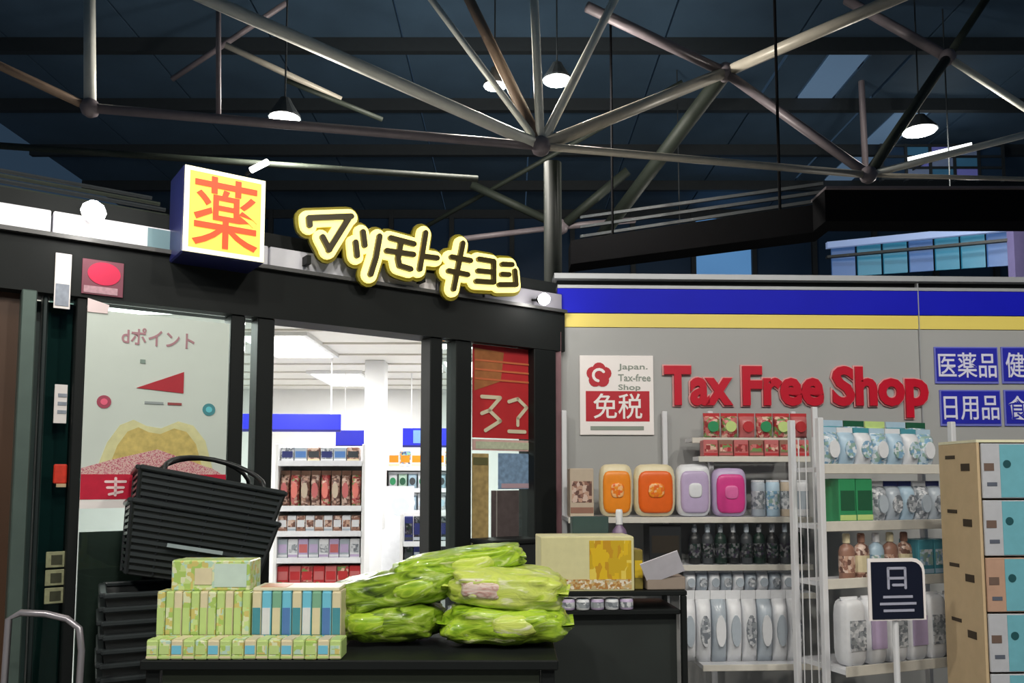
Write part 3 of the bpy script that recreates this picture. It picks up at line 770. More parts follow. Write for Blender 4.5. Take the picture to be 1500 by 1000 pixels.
# dark bottles
z = S['dark']
put(RK1, r1x(975), .02, z, 'carton', .17, .14, .20, PDARK, M_('dark_print', 52, 46, 38), None, 'dark_box', 'plain dark brown box left of the dark bottles', 'box', None)
row(RK1, 1008, 1178, .05, z, 9, 'bottle', .205, .06, [(PDARK, MIXDARK, MIXGREY), (PDARK2, MIXDARK, PSILV), (M_('pack_blackgreen', 34, 52, 46), MIXDARK, MIXGREY)], 'dark_bottle', ['black bottle with speckled cap in the row under the pink pack', 'charcoal grey bottle with silver cap in the row under the pink pack', 'blackish green bottle with speckled cap in the row under the pink pack'], 'bottle', 'dark bottles on the white rack', py=790)
row(RK1, 1004, 1182, .02, S['grey'], 10, 'pouch', .108, .09, [(PWHITE, PSILV, PWHITE), (PSILV, MIXGREY, PWHITE)], 'grey_pouch', ['white low pouch with silver oval in the row just under the dark bottles', 'silver low pouch with speckled oval in the row just under the dark bottles'], 'pouch', 'grey refill pouches under the dark bottles', py=850)
zw = RK1.z(1090, 866, -.2)
row(RK1, 1000, 1180, -.20, S['white'], 8, 'pouch', zw - S['white'], .10, [(PWHITE, PSILV, PWHITE), (PWHITE, MIXGREY, PWHITE), (PSILV, PWHITE, PWHITE)], 'white_pouch', ['tall white refill pouch with silver oval in the lowest front row of the rack', 'tall white refill pouch with speckled grey oval in the lowest front row', 'tall silver refill pouch with white oval in the lowest front row'], 'pouch', 'tall refill pouches in the lowest front row', py=920, gap=.97)

# ---- second rack turned towards the shop door
r2x = lambda px, py=720, off=0: RK2.x(px, py, off)
Q = {k: RK2.z(1230, v) for k, v in dict(a=684, b=768, c=852).items()}
Q['d'] = Q['c'] - .36
ya, yb = -.012, .34
xl2, xr2 = r2x(1207), r2x(1394)
rack(RK2, 'display_rack', 'white metal rack turned at an angle with pale blue packs on top', xl2, xr2, .34,
     [(Q['a'], xl2, xr2, 0, .19), (Q['b'], xl2, xr2, 0, .19), (Q['c'], xl2, xr2, 0, .19), (Q['d'], xl2, xr2, -.1, .19)],
     [(xl2 - .016, .0), (xl2 - .016, .19), (xr2 + .016, .0), (xr2 + .016, .19)], RK2.z(1215, 612), lip=.045)
t = [o for o in C.objects if o.name.startswith('display_rack')][-1]
for k in range(3):
    MB().tube([(xl2 - .016, .047 + k * .048, .1), (xl2 - .016, .047 + k * .048, RK2.z(1215, 640))], .003, 5).build('side_wire', WIRE, t)
row(RK2, 1210, 1374, .01, Q['a'], 7, 'pouch', .185, .08, [(MIXBLUE, PWHITE, PPALE), (PPALE, MIXBLUE, PWHITE), (PWHITE, MIXBLUE, PTEAL)], 'pale_pouch', ['mottled blue pouch with white oval on the top shelf of the angled rack', 'plain pale blue pouch on the top shelf of the angled rack', 'white pouch with teal seal on the top shelf of the angled rack'], 'pouch', 'pale blue pouches on the top shelf', py=650)
row(RK2, 1212, 1366, .098, Q['a'], 5, 'pouch', .225, .08, [(PTEAL, MIXBLUE, PPALE), (MIXBLUE, PTEAL, PDG), (PLG, PTEAL, PLG)], 'tall_pouch', ['teal tall pouch standing behind the pale blue pouches', 'mottled blue tall pouch with green seal behind the pale blue pouches', 'lime tall pouch standing behind the pale blue pouches'], 'pouch', 'tall pouches behind the pale blue ones', py=640)
row(RK2, 1229, 1280, .02, Q['b'], 2, 'carton', .205, .14, [(PGREEN, PDG, PLG)], 'green_box', 'green box on the second shelf of the angled rack', 'box', 'green boxes on the second shelf', py=735)
row(RK2, 1284, 1388, .03, Q['b'], 5, 'pouch', .195, .09, [(MIXGREY, PSILV, PWHITE), (PSILV, MIXGREY, PNAVY), (PPALE, MIXGREY, PNAVY)], 'silver_pouch', ['speckled grey pouch with white seal beside the green boxes', 'silver pouch with navy seal on the shelf of the green boxes', 'pale blue pouch with navy seal on the shelf of the green boxes'], 'pouch', 'silver pouches beside the green boxes', py=735)
row(RK2, 1230, 1336, .05, Q['c'], 5, 'bottle', .21, .06, [(PBROWN, MIXBROWN, PCREAM), (MIXBROWN, PCREAM, PBROWN), (PPALE, MIXBLUE, PWHITE)], 'brown_bottle', ['brown bottle with cream cap on the third shelf behind the navy card', 'mottled brown bottle with cream label on the shelf behind the navy card', 'pale blue bottle on the third shelf behind the navy card'], 'bottle', 'bottles on the third shelf', py=820)
row(RK2, 1346, 1392, .03, Q['c'], 2, 'carton', .17, .12, [(PTEAL, MIXBLUE, PPALE)], 'teal_box', 'teal box on the third shelf right of the navy card', 'box', 'teal boxes on the third shelf', py=820)
row(RK2, 1228, 1406, -.035, Q['d'], 6, 'pack', .29, .11, [(PWHITE, MIXGREY, PWHITE), (PWHITE, PLILAC, PWHITE)], 'white_bundle', ['white soft bundle with grey print on the bottom shelf of the angled rack', 'white soft bundle with lilac print on the bottom shelf of the angled rack'], 'pack', 'white bundles on the bottom shelf', py=900, gap=.97)

# navy card on a stand
CF = Frame(at(1312, 700, 3.28) - Vector((0, 0, EYE)), 8)
cs = thing('card_stand', 'navy information card with white border on a stand before the angled rack', 'sign', CF.M)
x0, x1 = CF.x(1271, 862), CF.x(1354, 862); z0, z1 = CF.z(1312, 908), CF.z(1312, 817)
def rr(x0, x1, z0, z1, r):
    p = [(x0, z0), (x1, z0)]
    p += [(x1 - r + r * math.cos(a), z1 - r + r * math.sin(a)) for a in [k * math.pi / 8 for k in range(5)]]
    return p + [(x0, z1)]
MB().prism(rr(x0, x1, z0, z1, .05), -.006, 0).build('border', SIGNW, cs)
MB().prism(rr(x0 + .012, x1 - .012, z0 + .006, z1 - .014, .042), -.009, -.0062).build('card', mat('card_navy', srgb(16, 22, 42), .4), cs)
cm = mat('card_print', srgb(170, 172, 190), .5)
W, H = x1 - x0, z1 - z0
q = MB(); a, b, c, d = x0 + W * .34, x0 + W * .64, z0 + H * .52, z0 + H * .84
for s in (((a, d), (b, d)), ((a, d), (a, c)), ((b, d), (b, c)), ((a, (c + d) / 2), (b, (c + d) / 2)), ((a + .02, c + .012), (b - .01, c + .012))): q.capsule(*s, .005, -.0115, -.0092)
q.build('emblem', cm, cs)
for k, (f0, f1) in enumerate(((.24, .76), (.18, .82), (.24, .78))):
    MB().box(x0 + W * f0, x0 + W * f1, -.011, -.0092, z0 + H * (.36 - .11 * k), z0 + H * (.40 - .11 * k)).build('print_line', cm, cs)
MB().tube([((x0 + x1) / 2, .014, .02), ((x0 + x1) / 2, .014, z0 + .1)], .012, 8).build('pole', WIRE, cs)
MB().lathe([(.14, 0), (.14, .012), (.03, .024)], 20).build('base', WIRE, cs, T((x0 + x1) / 2, .014, 0))

# cardboard tower
TF = Frame(at(1432, 700, 3.25) - Vector((0, 0, EYE)), 2)
ct = thing('cardboard_display', 'tall cardboard display tower with teal front beside the angled rack', 'display', TF.M)
tx0, tx1 = 0.0, .42; dpt = .27
ztop = TF.z(1440, 648)
MB().box(tx0, tx0 + .012, 0, dpt, 0, ztop).build('side_panel', KRAFT, ct)
MB().box(tx1 - .012, tx1, 0, dpt, 0, ztop).build('side_panel', KRAFT, ct)
MB().box(tx0 + .013, tx1 - .013, dpt - .012, dpt, 0, ztop).build('back_panel', KRAFT, ct)
MB().box(tx0, tx1, 0.0, dpt, ztop + .001, ztop + .012).build('top_panel', M_('display_top', 226, 222, 190), ct)
zt = [ztop, TF.z(1440, 731), TF.z(1440, 815), TF.z(1440, 897), TF.z(1440, 985), .3, .05]
GR = M_('display_grey', 186, 188, 194, .5); TL = M_('display_teal', 110, 176, 190, .5); TN = M_('display_tan', 186, 150, 128, .5)
for k in range(6):
    f = MB().bbox(tx0 + .013, tx1 - .013, -.012, -.001, zt[k + 1] + .004, zt[k] - .004, .002).build('tier_front', GR if k != 2 else TN, ct)
    zc = (zt[k] + zt[k + 1]) / 2; hh = zt[k] - zt[k + 1]
    MB().box(tx0 + .085, tx1 - .02, -.0135, -.0122, zt[k + 1] + .008, zt[k] - .008).build('teal_print', TL, f)
    MB().disc(tx0 + .112, zc + hh * .12, .016, -.015, -.0137, 14).build('dot_print', M_('display_dot', 30, 80, 86, .5), f)
    MB().disc(tx0 + .235, zc - hh * .1, .05, -.015, -.0137, 18).build('dot_print', M_('display_blue', 130, 160, 214, .5), f)
    MB().box(tx0 + .02, tx0 + .06, -.0135, -.0122, zc, zc + .03).build('small_print', M_('display_brown', 110, 90, 80, .5), f)
    MB().box(tx0 + .03, tx0 + .07, -.0135, -.0122, zc - .06, zc - .045).build('small_print', M_('display_slate', 90, 96, 110, .5), f)
    s = MB().box(tx0 - .0016, tx0 - .0002, .05, .11, zc, zc + .03).build('punched_hole', M_('hole_dark', 60, 48, 34, .8), ct)
    MB().box(tx0 - .0016, tx0 - .0002, .15, .22, zc + .05, zc + .065).build('punched_hole', M_('hole_dark', 60, 48, 34, .8), ct)

# ---- goods between the door and the racks
DT = Frame(at(860, 700, 3.15) - Vector((0, 0, EYE)), 4)
zt1 = DT.z(860, 866); zt2 = DT.z(860, 894)
x0, x1 = DT.x(792, 830), DT.x(1006, 830)
rk = thing('dark_stand', 'low black two-tier stand carrying the yellow carton', 'stand', DT.M)
for x in (x0 + .012, x1 - .012):
    for y in (.012, .30): MB().bbox(x - .011, x + .011, y - .011, y + .011, 0, zt1 - .02, .003).build('leg', BLACK, rk)
MB().bbox(x0, x1, 0, .32, zt1 - .019, zt1 - .001, .003).build('upper_shelf', BLACK, rk)
MB().bbox(x0 + .024, x1 - .024, .01, .31, zt2 - .02, zt2 - .001, .003).build('lower_shelf', BLACK, rk)
MB().box(x0 + .03, x1 - .03, .05, .30, .02, zt2 - .025).build('dark_bin', mat('bin_dark', srgb(34, 40, 38), .6, var=.3), rk)
w = DT.x(929, 830) - DT.x(792, 830)
o = thing('yellow_carton', 'wide pale yellow carton with golden print on the black stand', 'carton', DT.M @ T(DT.x(792, 830), .0, zt1))
hh = DT.z(860, 786) - zt1
MB().bbox(0, w, 0, .2, 0, hh, .003).build('body', M_('carton_pale_yellow', 214, 208, 160, .5), o)
MB().box(w * .52, w * .97, -.0018, -.0003, hh * .22, hh * .93).build('golden_print', MIXYEL, o)
MB().box(w * .03, w * .97, -.0022, -.0003, hh * .04, hh * .22).build('lower_print', printed('carton_foot_print', [srgb(206, 170, 110), srgb(196, 180, 140), srgb(180, 130, 70), srgb(230, 220, 200)], 60), o)
MB().box(.006, w - .006, .004, .1, hh, hh + .002).build('top_flap', M_('carton_flap_pale', 226, 222, 180, .5), o)
row(DT, 800, 928, .03, zt2, 6, 'can', zt1 - zt2 - .03, .05, [(PWHITE, MIXGREY, PSILV), (PLILAC, MIXGREY, PWHITE)], 'small_jar', ['small white jar on the lower tier under the yellow carton', 'small lilac jar on the lower tier under the yellow carton'], 'jar', 'white jars under the yellow carton', py=880)
put(DT, DT.x(939, 850), .04, zt1, 'carton', .035, .12, .15, M_('pack_olive', 140, 126, 60), PYEL, None, 'olive_box', 'narrow olive box standing beside the yellow carton', 'box', None)
o = thing('open_carton', 'brown carton with raised white flap right of the olive box', 'carton', DT.M @ T(DT.x(978, 850), .02, zt1))
bw = .15
MB().bbox(-bw / 2, bw / 2, 0, .17, 0, .05, .003).build('body', M_('carton_taupe', 150, 136, 124, .6), o)
MB().box(-bw / 2, bw / 2, 0, .004, 0, .10).build('flap', M_('flap_white', 226, 222, 232, .5), o, T(0, -.004, .047) @ RX(28) @ RY(-24))
# tops behind the stand
put(DT, DT.x(880, 770), .235, zt1, 'carton', .15, .07, .27, M_('box_darkteal', 60, 80, 78), MIXGREY, PDARK, 'slate_box', 'slate coloured box standing behind the yellow carton', 'box', None)
put(DT, DT.x(925, 770), .235, zt1, 'bottle', .07, .06, .30, M_('bottle_lilac', 120, 100, 130), PYEL, PWHITE, 'lilac_bottle', 'lilac bottle with white cap behind the yellow carton', 'bottle', None)

# ---- table in front of the door: slim boxes and lime bags
TB = Frame(at(515, 700, 2.42) - Vector((0, 0, EYE)), 0)
ztb = 1.075
tx0, tx1 = TB.x(205, 950), TB.x(818, 950)
tb = thing('goods_table', 'long black table in front of the entrance, loaded with goods', 'table', TB.M)
MB().bbox(tx0, tx1, 0, .45, ztb - .03, ztb - .001, .004).build('table_top', BLACK, tb)
for x in (tx0 + .03, tx1 - .03):
    for y in (.04, .41): MB().bbox(x - .02, x + .02, y - .02, y + .02, 0, ztb - .031, .003).build('leg', BLACK, tb)
MB().box(tx0 + .055, tx1 - .055, .03, .036, .3, ztb - .032).build('skirt', mat('skirt_dark', srgb(40, 48, 34), .7, var=.2), tb)
hs = TB.z(300, 867, .10) - ztb
row(TB, 229, 366, .10, ztb, 11, 'carton', hs, .14, [(MIXGREENBOX, PLG, PCREAM), (PLG, MIXGREENBOX, PLG), (PCREAM, PLG, PLG)], 'slim_box', ['slim speckled green box in the upright row under the green carton', 'slim plain light green box in the upright row under the green carton', 'slim cream box with green print in the row under the green carton'], 'box', 'slim pale green boxes in a row', py=890, gap=.92)
row(TB, 368, 500, .10, ztb, 9, 'carton', hs, .14, [(PCREAM, PTEAL, PDG), (PCYAN, PWHITE, PCREAM), (M_('box_seagreen', 130, 180, 150), PCREAM, PORANGE), (PCYAN, PBLUE, PCREAM)], 'slim_box', ['slim cream box with teal print in the row next to the lime bags', 'slim cyan box with white print in the row next to the lime bags', 'slim sea green box in the row next to the lime bags', 'slim cyan box with blue print in the row next to the lime bags'], 'box', 'slim cyan boxes in a row', py=890, gap=.92)
row(TB, 214, 500, .0, ztb, 16, 'carton', .055, .085, [(PLG, MIXGREENBOX, PCREAM), (MIXGREENBOX, PLG, PLG), (PCREAM, PCYAN, PLG)], 'low_box', ['low light green box in the front row along the table edge', 'low speckled green box in the front row along the table edge', 'low cream box with cyan print along the table edge'], 'box', 'low boxes along the table edge', py=930, gap=.94)
xa, xb = TB.x(251, 843, .12), TB.x(366, 843, .12)
o = thing('green_carton', 'light green and white carton lying on top of the slim boxes', 'carton', TB.M @ T(xa, .12, ztb + hs + .002))
hh = TB.z(300, 822, .12) - ztb - hs
MB().bbox(0, xb - xa, 0, .11, 0, hh, .003).build('body', MIXGREENBOX, o)
MB().box((xb - xa) * .55, (xb - xa) * .96, -.0018, -.0003, hh * .12, hh * .9).build('white_print', M_('carton_mint', 206, 226, 214), o)
MB().box((xb - xa) * .3, (xb - xa) * .52, -.002, -.0003, hh * .2, hh * .75).build('cream_print', PCREAM, o)
MB().box(.004, xb - xa - .004, .004, .05, hh, hh + .002).build('top_flap', PLG, o)
xa, xb = TB.x(372, 861, .12), TB.x(498, 861, .12)
o = tag(MB().bbox(xa, xb, .11, .23, ztb + hs + .002, ztb + hs + .012, .002).build('paper_sheet', M_('sheet_cream', 232, 226, 196), None, TB.M), 'flat cream card lying across the cyan slim boxes', 'card')
MB().box(xa + .02, xa + .10, .12, .2, ztb + hs + .0125, ztb + hs + .0135).build('print', M_('sheet_peach', 230, 176, 140), o)

def bagmat(name, cols, sc, seed):
    m = bpy.data.materials.new(name); n, l, bs = nodes_of(m)
    tc = n.new('ShaderNodeTexCoord'); mp = n.new('ShaderNodeMapping'); mp.inputs['Scale'].default_value = (1.0, 2.2, 3.0); mp.inputs['Location'].default_value = (seed, 0, 0)
    mp.inputs['Rotation'].default_value = (0, .5, .4)
    no = n.new('ShaderNodeTexNoise'); no.inputs['Scale'].default_value = sc; no.inputs['Detail'].default_value = 5; no.inputs['Distortion'].default_value = 1.2
    l.new(tc.outputs['Object'], mp.inputs['Vector']); l.new(mp.outputs[0], no.inputs['Vector'])
    cr = n.new('ShaderNodeValToRGB'); e = cr.color_ramp.elements  # dark end of the ramp paints fold shade into the bag colour
    while len(e) < len(cols): e.new(.5)
    for i, c in enumerate(cols): e[i].position = .32 + .36 * i / (len(cols) - 1); e[i].color = (*srgb(*c), 1)
    l.new(no.outputs['Fac'], cr.inputs[0]); l.new(cr.outputs[0], bs.inputs['Base Color'])
    bp_ = n.new('ShaderNodeBump'); bp_.inputs['Strength'].default_value = .55; bp_.inputs['Distance'].default_value = .012
    l.new(no.outputs['Fac'], bp_.inputs['Height']); l.new(bp_.outputs[0], bs.inputs['Normal'])
    bs.inputs['Roughness'].default_value = .28; bs.inputs['Coat Weight'].default_value = .3
    return m
BAGM = bagmat('bag_lime', [(96, 132, 20), (150, 190, 44), (184, 214, 66), (150, 186, 50), (222, 230, 160)], 9, 0)
BAGD = bagmat('bag_green', [(44, 60, 20), (84, 112, 24), (124, 156, 36), (150, 180, 56), (190, 204, 120)], 9, 3)
BAGP = bagmat('bag_pale_lime', [(150, 186, 40), (190, 216, 70), (214, 228, 110), (200, 216, 110), (236, 236, 200)], 8, 6)
BAGS = [
 (566, .006, .30, .36, .27, .125, BAGD, 4, 0, 0, 'dark green crumpled bag at the base of the lime heap'),
 (742, .006, .27, .40, .29, .125, BAGM, -3, 0, 0, 'lime green bag at the base of the heap near the yellow carton'),
 (584, .105, .31, .41, .26, .12, BAGD, 6, 0, -9, 'dark green crumpled bag sloping up towards the middle of the heap'),
 (742, .110, .27, .37, .27, .13, BAGP, -6, 0, 3, 'pale lime bag with pinkish print on the front of the heap'),
 (672, .195, .34, .42, .22, .095, BAGM, 4, 0, -8, 'lime bag lying across the top of the heap'),
]
for i, (px, dz, off, w, d, h, m, yw, rx, ry, lab) in enumerate(BAGS):
    x = TB.p(px, 880, off)[0]
    M = TB.M @ T(x, off, ztb + dz) @ RZ(yw) @ RY(ry) @ RX(rx)
    o = thing('soft_bag', lab, 'bag', M, 'lime green bags heaped on the table')
    soft(w, d, h, 3.4, 56, 30, .14, i * 7.3).build('body', m, o, smooth=True)
    for sgn in (-1, 1):
        q = MB(); n_ = 14
        vv = []
        for k in range(n_ + 1):
            y_ = -d * .40 + d * .8 * k / n_; wv = .006 * math.sin(k * 2.1 + i)
            vv += [(sgn * w * .45, y_, h * .5 + .003), (sgn * w * .45, y_, h * .5 - .003), (sgn * w * .54, y_, h * .5 + .002 + wv), (sgn * w * .54, y_, h * .5 - .002 + wv)]
        ff = []
        for k in range(n_):
            a_ = k * 4; b2 = a_ + 4
            ff += [(a_, b2, b2 + 2, a_ + 2), (a_ + 1, a_ + 3, b2 + 3, b2 + 1), (a_ + 2, b2 + 2, b2 + 3, a_ + 3)]
        q.add(vv, ff).build('end_seal', m, o)
    pr = soft(w * .36, d * .45, h * .6, 3.0, 24, 14, .1, i * 3.1)
    pr.build('front_print', [BAGM, BAGP, BAGM, bagmat('bag_print_pink', [(150, 120, 90), (206, 180, 160), (224, 206, 196), (196, 150, 140), (236, 226, 214)], 12, 1), BAGP][i], o, T([-.05, .03, .06, -.07, .05][i], -d * .31, h * .22), smooth=True)

bx = thing('black_box', 'black box in front of the corner post behind the lime bags', 'box', FAC.M @ T(FAC.x(765, 820, -.3), -.3, 0))
hb = FAC.z(765, 797, -.3)
MB().bbox(-.17, .12, 0, .2, 0, hb, .006).build('body', BLACKPL, bx)
MB().bbox(-.178, .128, -.008, .208, hb + .001, hb + .025, .006).build('lid', BLACK, bx)
MB().box(-.07, .0, -.0018, -.0003, hb - .075, hb - .055).build('print', M_('box_label', 130, 130, 140), bx)

# ---- stack of black shopping baskets
SB = Frame((-1.265, 3.16, 0), 27)
SB.M = SB.M @ Matrix.Scale(1.14, 4)
def basket_parts():
    L, W_, Hh = .46, .31, .235
    rim = MB()
    for s in (-1, 1):
        rim.bbox(-L / 2, L / 2, s * W_ / 2 - .012, s * W_ / 2 + .012, Hh - .016, Hh, .004)
        rim.bbox(s * L / 2 - .012, s * L / 2 + .012, -W_ / 2 + .0125, W_ / 2 - .0125, Hh - .0158, Hh - .0002, .004)
    tp = .035
    bot = MB().bbox(-L / 2 + tp, L / 2 - tp, -W_ / 2 + tp, W_ / 2 - tp, 0, .008, .003)
    cor = []
    for sx in (-1, 1):
        for sy in (-1, 1):
            cor.append(MB().tube([(sx * (L / 2 - tp), sy * (W_ / 2 - tp), .004), (sx * L / 2 - sx * .004, sy * W_ / 2 - sy * .004, Hh - .014)], .008, 6))
        for k in (-.3, 0, .3):
            cor.append(MB().tube([(k * (L - 2 * tp), sx * (W_ / 2 - tp), .004), (k * L, sx * (W_ / 2 - .004), Hh - .014)], .004, 4))
    sh = MB()
    for s in (-1, 1):
        i_, o_ = .006, .002
        sh.add([(-L / 2 + tp + i_, s * (W_ / 2 - tp - i_), .006), (L / 2 - tp - i_, s * (W_ / 2 - tp - i_), .006), (L / 2 - i_, s * (W_ / 2 - i_), Hh - .016), (-L / 2 + i_, s * (W_ / 2 - i_), Hh - .016)], [(0, 1, 2, 3)])
        sh.add([(s * (L / 2 - tp - i_), -W_ / 2 + tp + i_, .006), (s * (L / 2 - tp - i_), W_ / 2 - tp - i_, .006), (s * (L / 2 - i_), W_ / 2 - i_, Hh - .016), (s * (L / 2 - i_), -W_ / 2 + i_, Hh - .016)], [(0, 1, 2, 3)])
    slats = []
    for k in range(10):
        z = .018 + k * .0205; f = tp * (1 - z / Hh)
        q = MB()
        for s in (-1, 1):
            q.box(-L / 2 + f, L / 2 - f, s * (W_ / 2 - f) - .004, s * (W_ / 2 - f) + .004, z, z + .011)
            q.box(s * (L / 2 - f) - .004, s * (L / 2 - f) + .004, -W_ / 2 + f + .0045, W_ / 2 - f - .0045, z + .0002, z + .0108)
        slats.append(q.mesh('basket_slat', BLACKBAR))
    hd = MB().tube([(-L / 2 + .07, -W_ / 2 - .008, Hh - .01)] + [(-math.cos(math.pi * k / 12) * (L / 2 - .07), -W_ / 2 - .008 + .16 * math.sin(math.pi * k / 12), Hh + .075 * math.sin(math.pi * k / 12)) for k in range(1, 12)] + [(L / 2 - .07, -W_ / 2 - .008, Hh - .01)], .008, 6)
    return rim.mesh('basket_rim', BLACKBAR), bot.mesh('basket_bottom', BLACKPL), [c.mesh('basket_rib', BLACKPL) for c in cor], sh.mesh('basket_liner', BLACKPL), slats, hd.mesh('basket_handle', BLACKPL, True)
bp = basket_parts()
def basket(M, label, full):
    o = thing('shopping_basket', label, 'basket', M, 'black shopping baskets in the stack')
    link('rim', bp[0], o); link('bottom', bp[1], o); link('liner', bp[3], o)
    if full:
        for r_ in bp[2]: link('rib', r_, o)
        for s in bp[4]: link('slat', s, o)
    if full == 2:
        for s in (1, -1): link('handle', bp[5], o, RZ(0 if s == 1 else 180))
    return o
zs = .02
while zs < .86:
    basket(SB.M @ T(R.uniform(-.004, .004), R.uniform(-.004, .004), zs), 'black plastic shopping basket nested in the tall stack', 0)
    zs += .042
TM = SB.M @ T(.02, -.012, zs + .20) @ RY(11) @ RX(-4)
lowb = basket(TM, 'black slatted shopping basket tilted under the topmost basket', 1)
topb = basket(TM @ T(0, 0, .105), 'topmost black slatted shopping basket with raised handles, tilted on the stack', 2)
MB().box(-.10, .07, -.165, -.161, .10, .112).build('pale_label', M_('basket_label', 150, 164, 166), lowb)

# curved cart handle at the foot of the narrow screen
ch = thing('hand_cart', 'dark hand cart with a curved grey tube handle below the stickers', 'cart', T(*(at(85, 700, 2.7) - Vector((0, 0, EYE)))))
zz = at(85, 897, 2.7).z
MB().tube([(-.14, -.04, .08), (-.14, .0, zz - .02), (-.10, 0, zz), (-.02, 0, zz - .004), (.05, 0, zz - .02), (.09, 0, zz - .05), (.10, .0, zz - .12), (.10, -.04, .08)], .011, 8).build('handle', mat('cart_tube', srgb(170, 166, 172), .3, .6), ch, smooth=True)
MB().bbox(-.17, .13, -.30, .0, .06, .10, .005).build('platform', BLACKPL, ch)
for x in (-.15, .11):
    for y in (-.26, -.05):
        MB().tube([(x - .012, y, .03), (x + .012, y, .03)], .03, 12).build('wheel', BLACK, ch)

# ------------------------------------------------------------------ inside the shop
SHW = mat('shop_shelf_white', (.80, .80, .80), .4, var=.03)
def gondola(fr, name, label, px0, px1, rows, top_px, d, py=740):
    xa, xb = fr.x(px0, py), fr.x(px1, py)
    t = thing(name, label, 'shelves', fr.M)
    zt_ = fr.z((px0 + px1) / 2, top_px)
    MB().box(xa, xb, d - .02, d, 0.013, zt_).build('back_panel', SHW, t)
    for x in (xa, xb): MB().bbox(x - .012, x + .012, 0, d - .021, 0.013, zt_, .003).build('side_panel', SHW, t)
    zs_ = []
    for py_ in rows:
        z = fr.z((px0 + px1) / 2, py_); zs_.append(z)
        s = MB().box(xa + .013, xb - .013, 0, d - .021, z - .025, z - .001).build('shelf', SHW, t)
        MB().box(xa + .013, xb - .013, -.008, -.0005, z - .03, z + .008).build('price_rail', PWHITE, s)
    return zs_, zt_
G1 = Frame(at(470, 700, 5.7) - Vector((0, 0, EYE)), 4)
zs1, _ = gondola(G1, 'shop_shelves', 'white shop shelves with red and brown goods inside the door', 404, 532, (676, 742, 779, 818, 858), 650, .4)
row(G1, 410, 526, .03, zs1[0], 6, 'carton', .10, .12, [(MIXGREY, PNAVY, PWHITE), (PSILV, PBLUE, PWHITE), (MIXBROWN, PDARK2, PCREAM)], 'shop_box', ['grey box with navy print on the highest shelf inside the door', 'silver box with blue print on the highest shelf inside the door', 'brown box with dark print on the highest shelf inside the door'], 'box', 'grey boxes on the highest shelf inside')
row(G1, 408, 528, .03, zs1[1], 8, 'pouch', .25, .12, [(MIXBROWN, PROSE, PBROWN), (MIXRED, M_('pack_salmon', 226, 130, 120), PBROWN), (MIXBROWN, PBEIGE, PBROWN)], 'shop_pouch', ['brown pouch with rose oval on the second shelf inside the door', 'red pouch with salmon oval on the second shelf inside the door', 'brown pouch with beige oval on the second shelf inside the door'], 'pouch', 'brown pouches on the second shelf inside')
row(G1, 408, 528, .03, zs1[2], 9, 'carton', .11, .12, [(MIXBROWN, PWHITE, PBROWN), (PWHITE, MIXBROWN, PSILV)], 'shop_box', ['brown box with white print on the third shelf inside the door', 'white box with brown print on the third shelf inside the door'], 'box', 'white and brown boxes on the third shelf inside')
row(G1, 408, 528, .03, zs1[3], 8, 'carton', .13, .12, [(PSILV, PLILAC, PWHITE), (PWHITE, MIXGREY, PLILAC), (PLILAC, PROSE, PWHITE)], 'shop_box', ['silver box with lilac print on the fourth shelf inside the door', 'white box with grey print on the fourth shelf inside the door', 'lilac box with rose print on the fourth shelf inside the door'], 'box', 'white and lilac boxes on the fourth shelf inside')
row(G1, 408, 530, .03, zs1[4], 7, 'carton', .13, .12, [(PRED, PROSE, MIXRED), (PROSE, PRED, PRED), (MIXRED, PRED, PBROWN)], 'shop_box', ['crimson box with rose print on the low shelf inside the door', 'rose box with crimson print on the low shelf inside the door', 'mottled red box on the low shelf inside the door'], 'box', 'crimson boxes on the lowest shelf inside')
G2 = Frame(at(605, 700, 7.2) - Vector((0, 0, EYE)), 6)
zs2, _ = gondola(G2, 'shop_shelves', 'white shelves with pale green packs deep inside the shop', 563, 672, (684, 716, 748), 660, .4)
row(G2, 568, 668, .03, zs2[0], 6, 'carton', .14, .12, [(PWHITE, PORANGE, PCREAM), (MIXCOL, PORANGE, PWHITE)], 'display_box', ['white box with orange print on the top shelf deep inside the shop', 'multicoloured box with orange print on the top shelf deep inside'], 'box', 'white and orange boxes deep inside')
row(G2, 568, 668, .03, zs2[1], 7, 'pouch', .15, .12, [(PWHITE, PGREEN, PWHITE), (M_('pack_mint', 196, 226, 206), PDG, PWHITE), (PPALE, PDARK2, PWHITE)], 'mint_pouch', ['white pouch with green oval on the middle shelf deep inside the shop', 'mint pouch with dark green oval on the middle shelf deep inside', 'pale blue pouch with dark oval on the middle shelf deep inside'], 'pouch', 'mint pouches deep inside')
row(G2, 568, 668, .03, zs2[2], 7, 'pouch', .15, .12, [(PPALE, PWHITE, PWHITE), (PWHITE, PPALE, PWHITE)], 'white_pouch', ['pale blue pouch with white oval on the low shelf deep inside', 'white pouch with pale blue oval on the low shelf deep inside'], 'pouch', 'pale pouches deep inside')
G3 = Frame(at(625, 700, 6.2) - Vector((0, 0, EYE)), 6)
zs3, _ = gondola(G3, 'shop_shelves', 'low shelves with navy boxes behind the sliding door post', 588, 662, (794, 832), 752, .3, py=790)
row(G3, 592, 658, .02, zs3[0], 5, 'carton', .19, .12, [(PNAVY, MIXDARK, PDARK2), (MIXDARK, PNAVY, PSILV), (PDARK2, PNAVY, PSILV)], 'navy_box', ['navy box on the upper low shelf behind the door post', 'mottled dark box on the upper low shelf behind the door post', 'charcoal box with navy print on the upper low shelf'], 'box', 'navy boxes on the low shelves', py=780)
row(G3, 592, 658, .02, zs3[1], 5, 'carton', .16, .12, [(MIXDARK, PDARK2, PNAVY), (PNAVY, PSILV, PDARK2)], 'dark_carton', ['mottled dark carton on the lower of the low shelves', 'navy carton with silver print on the lower of the low shelves'], 'carton', 'dark cartons on the low shelves', py=815)
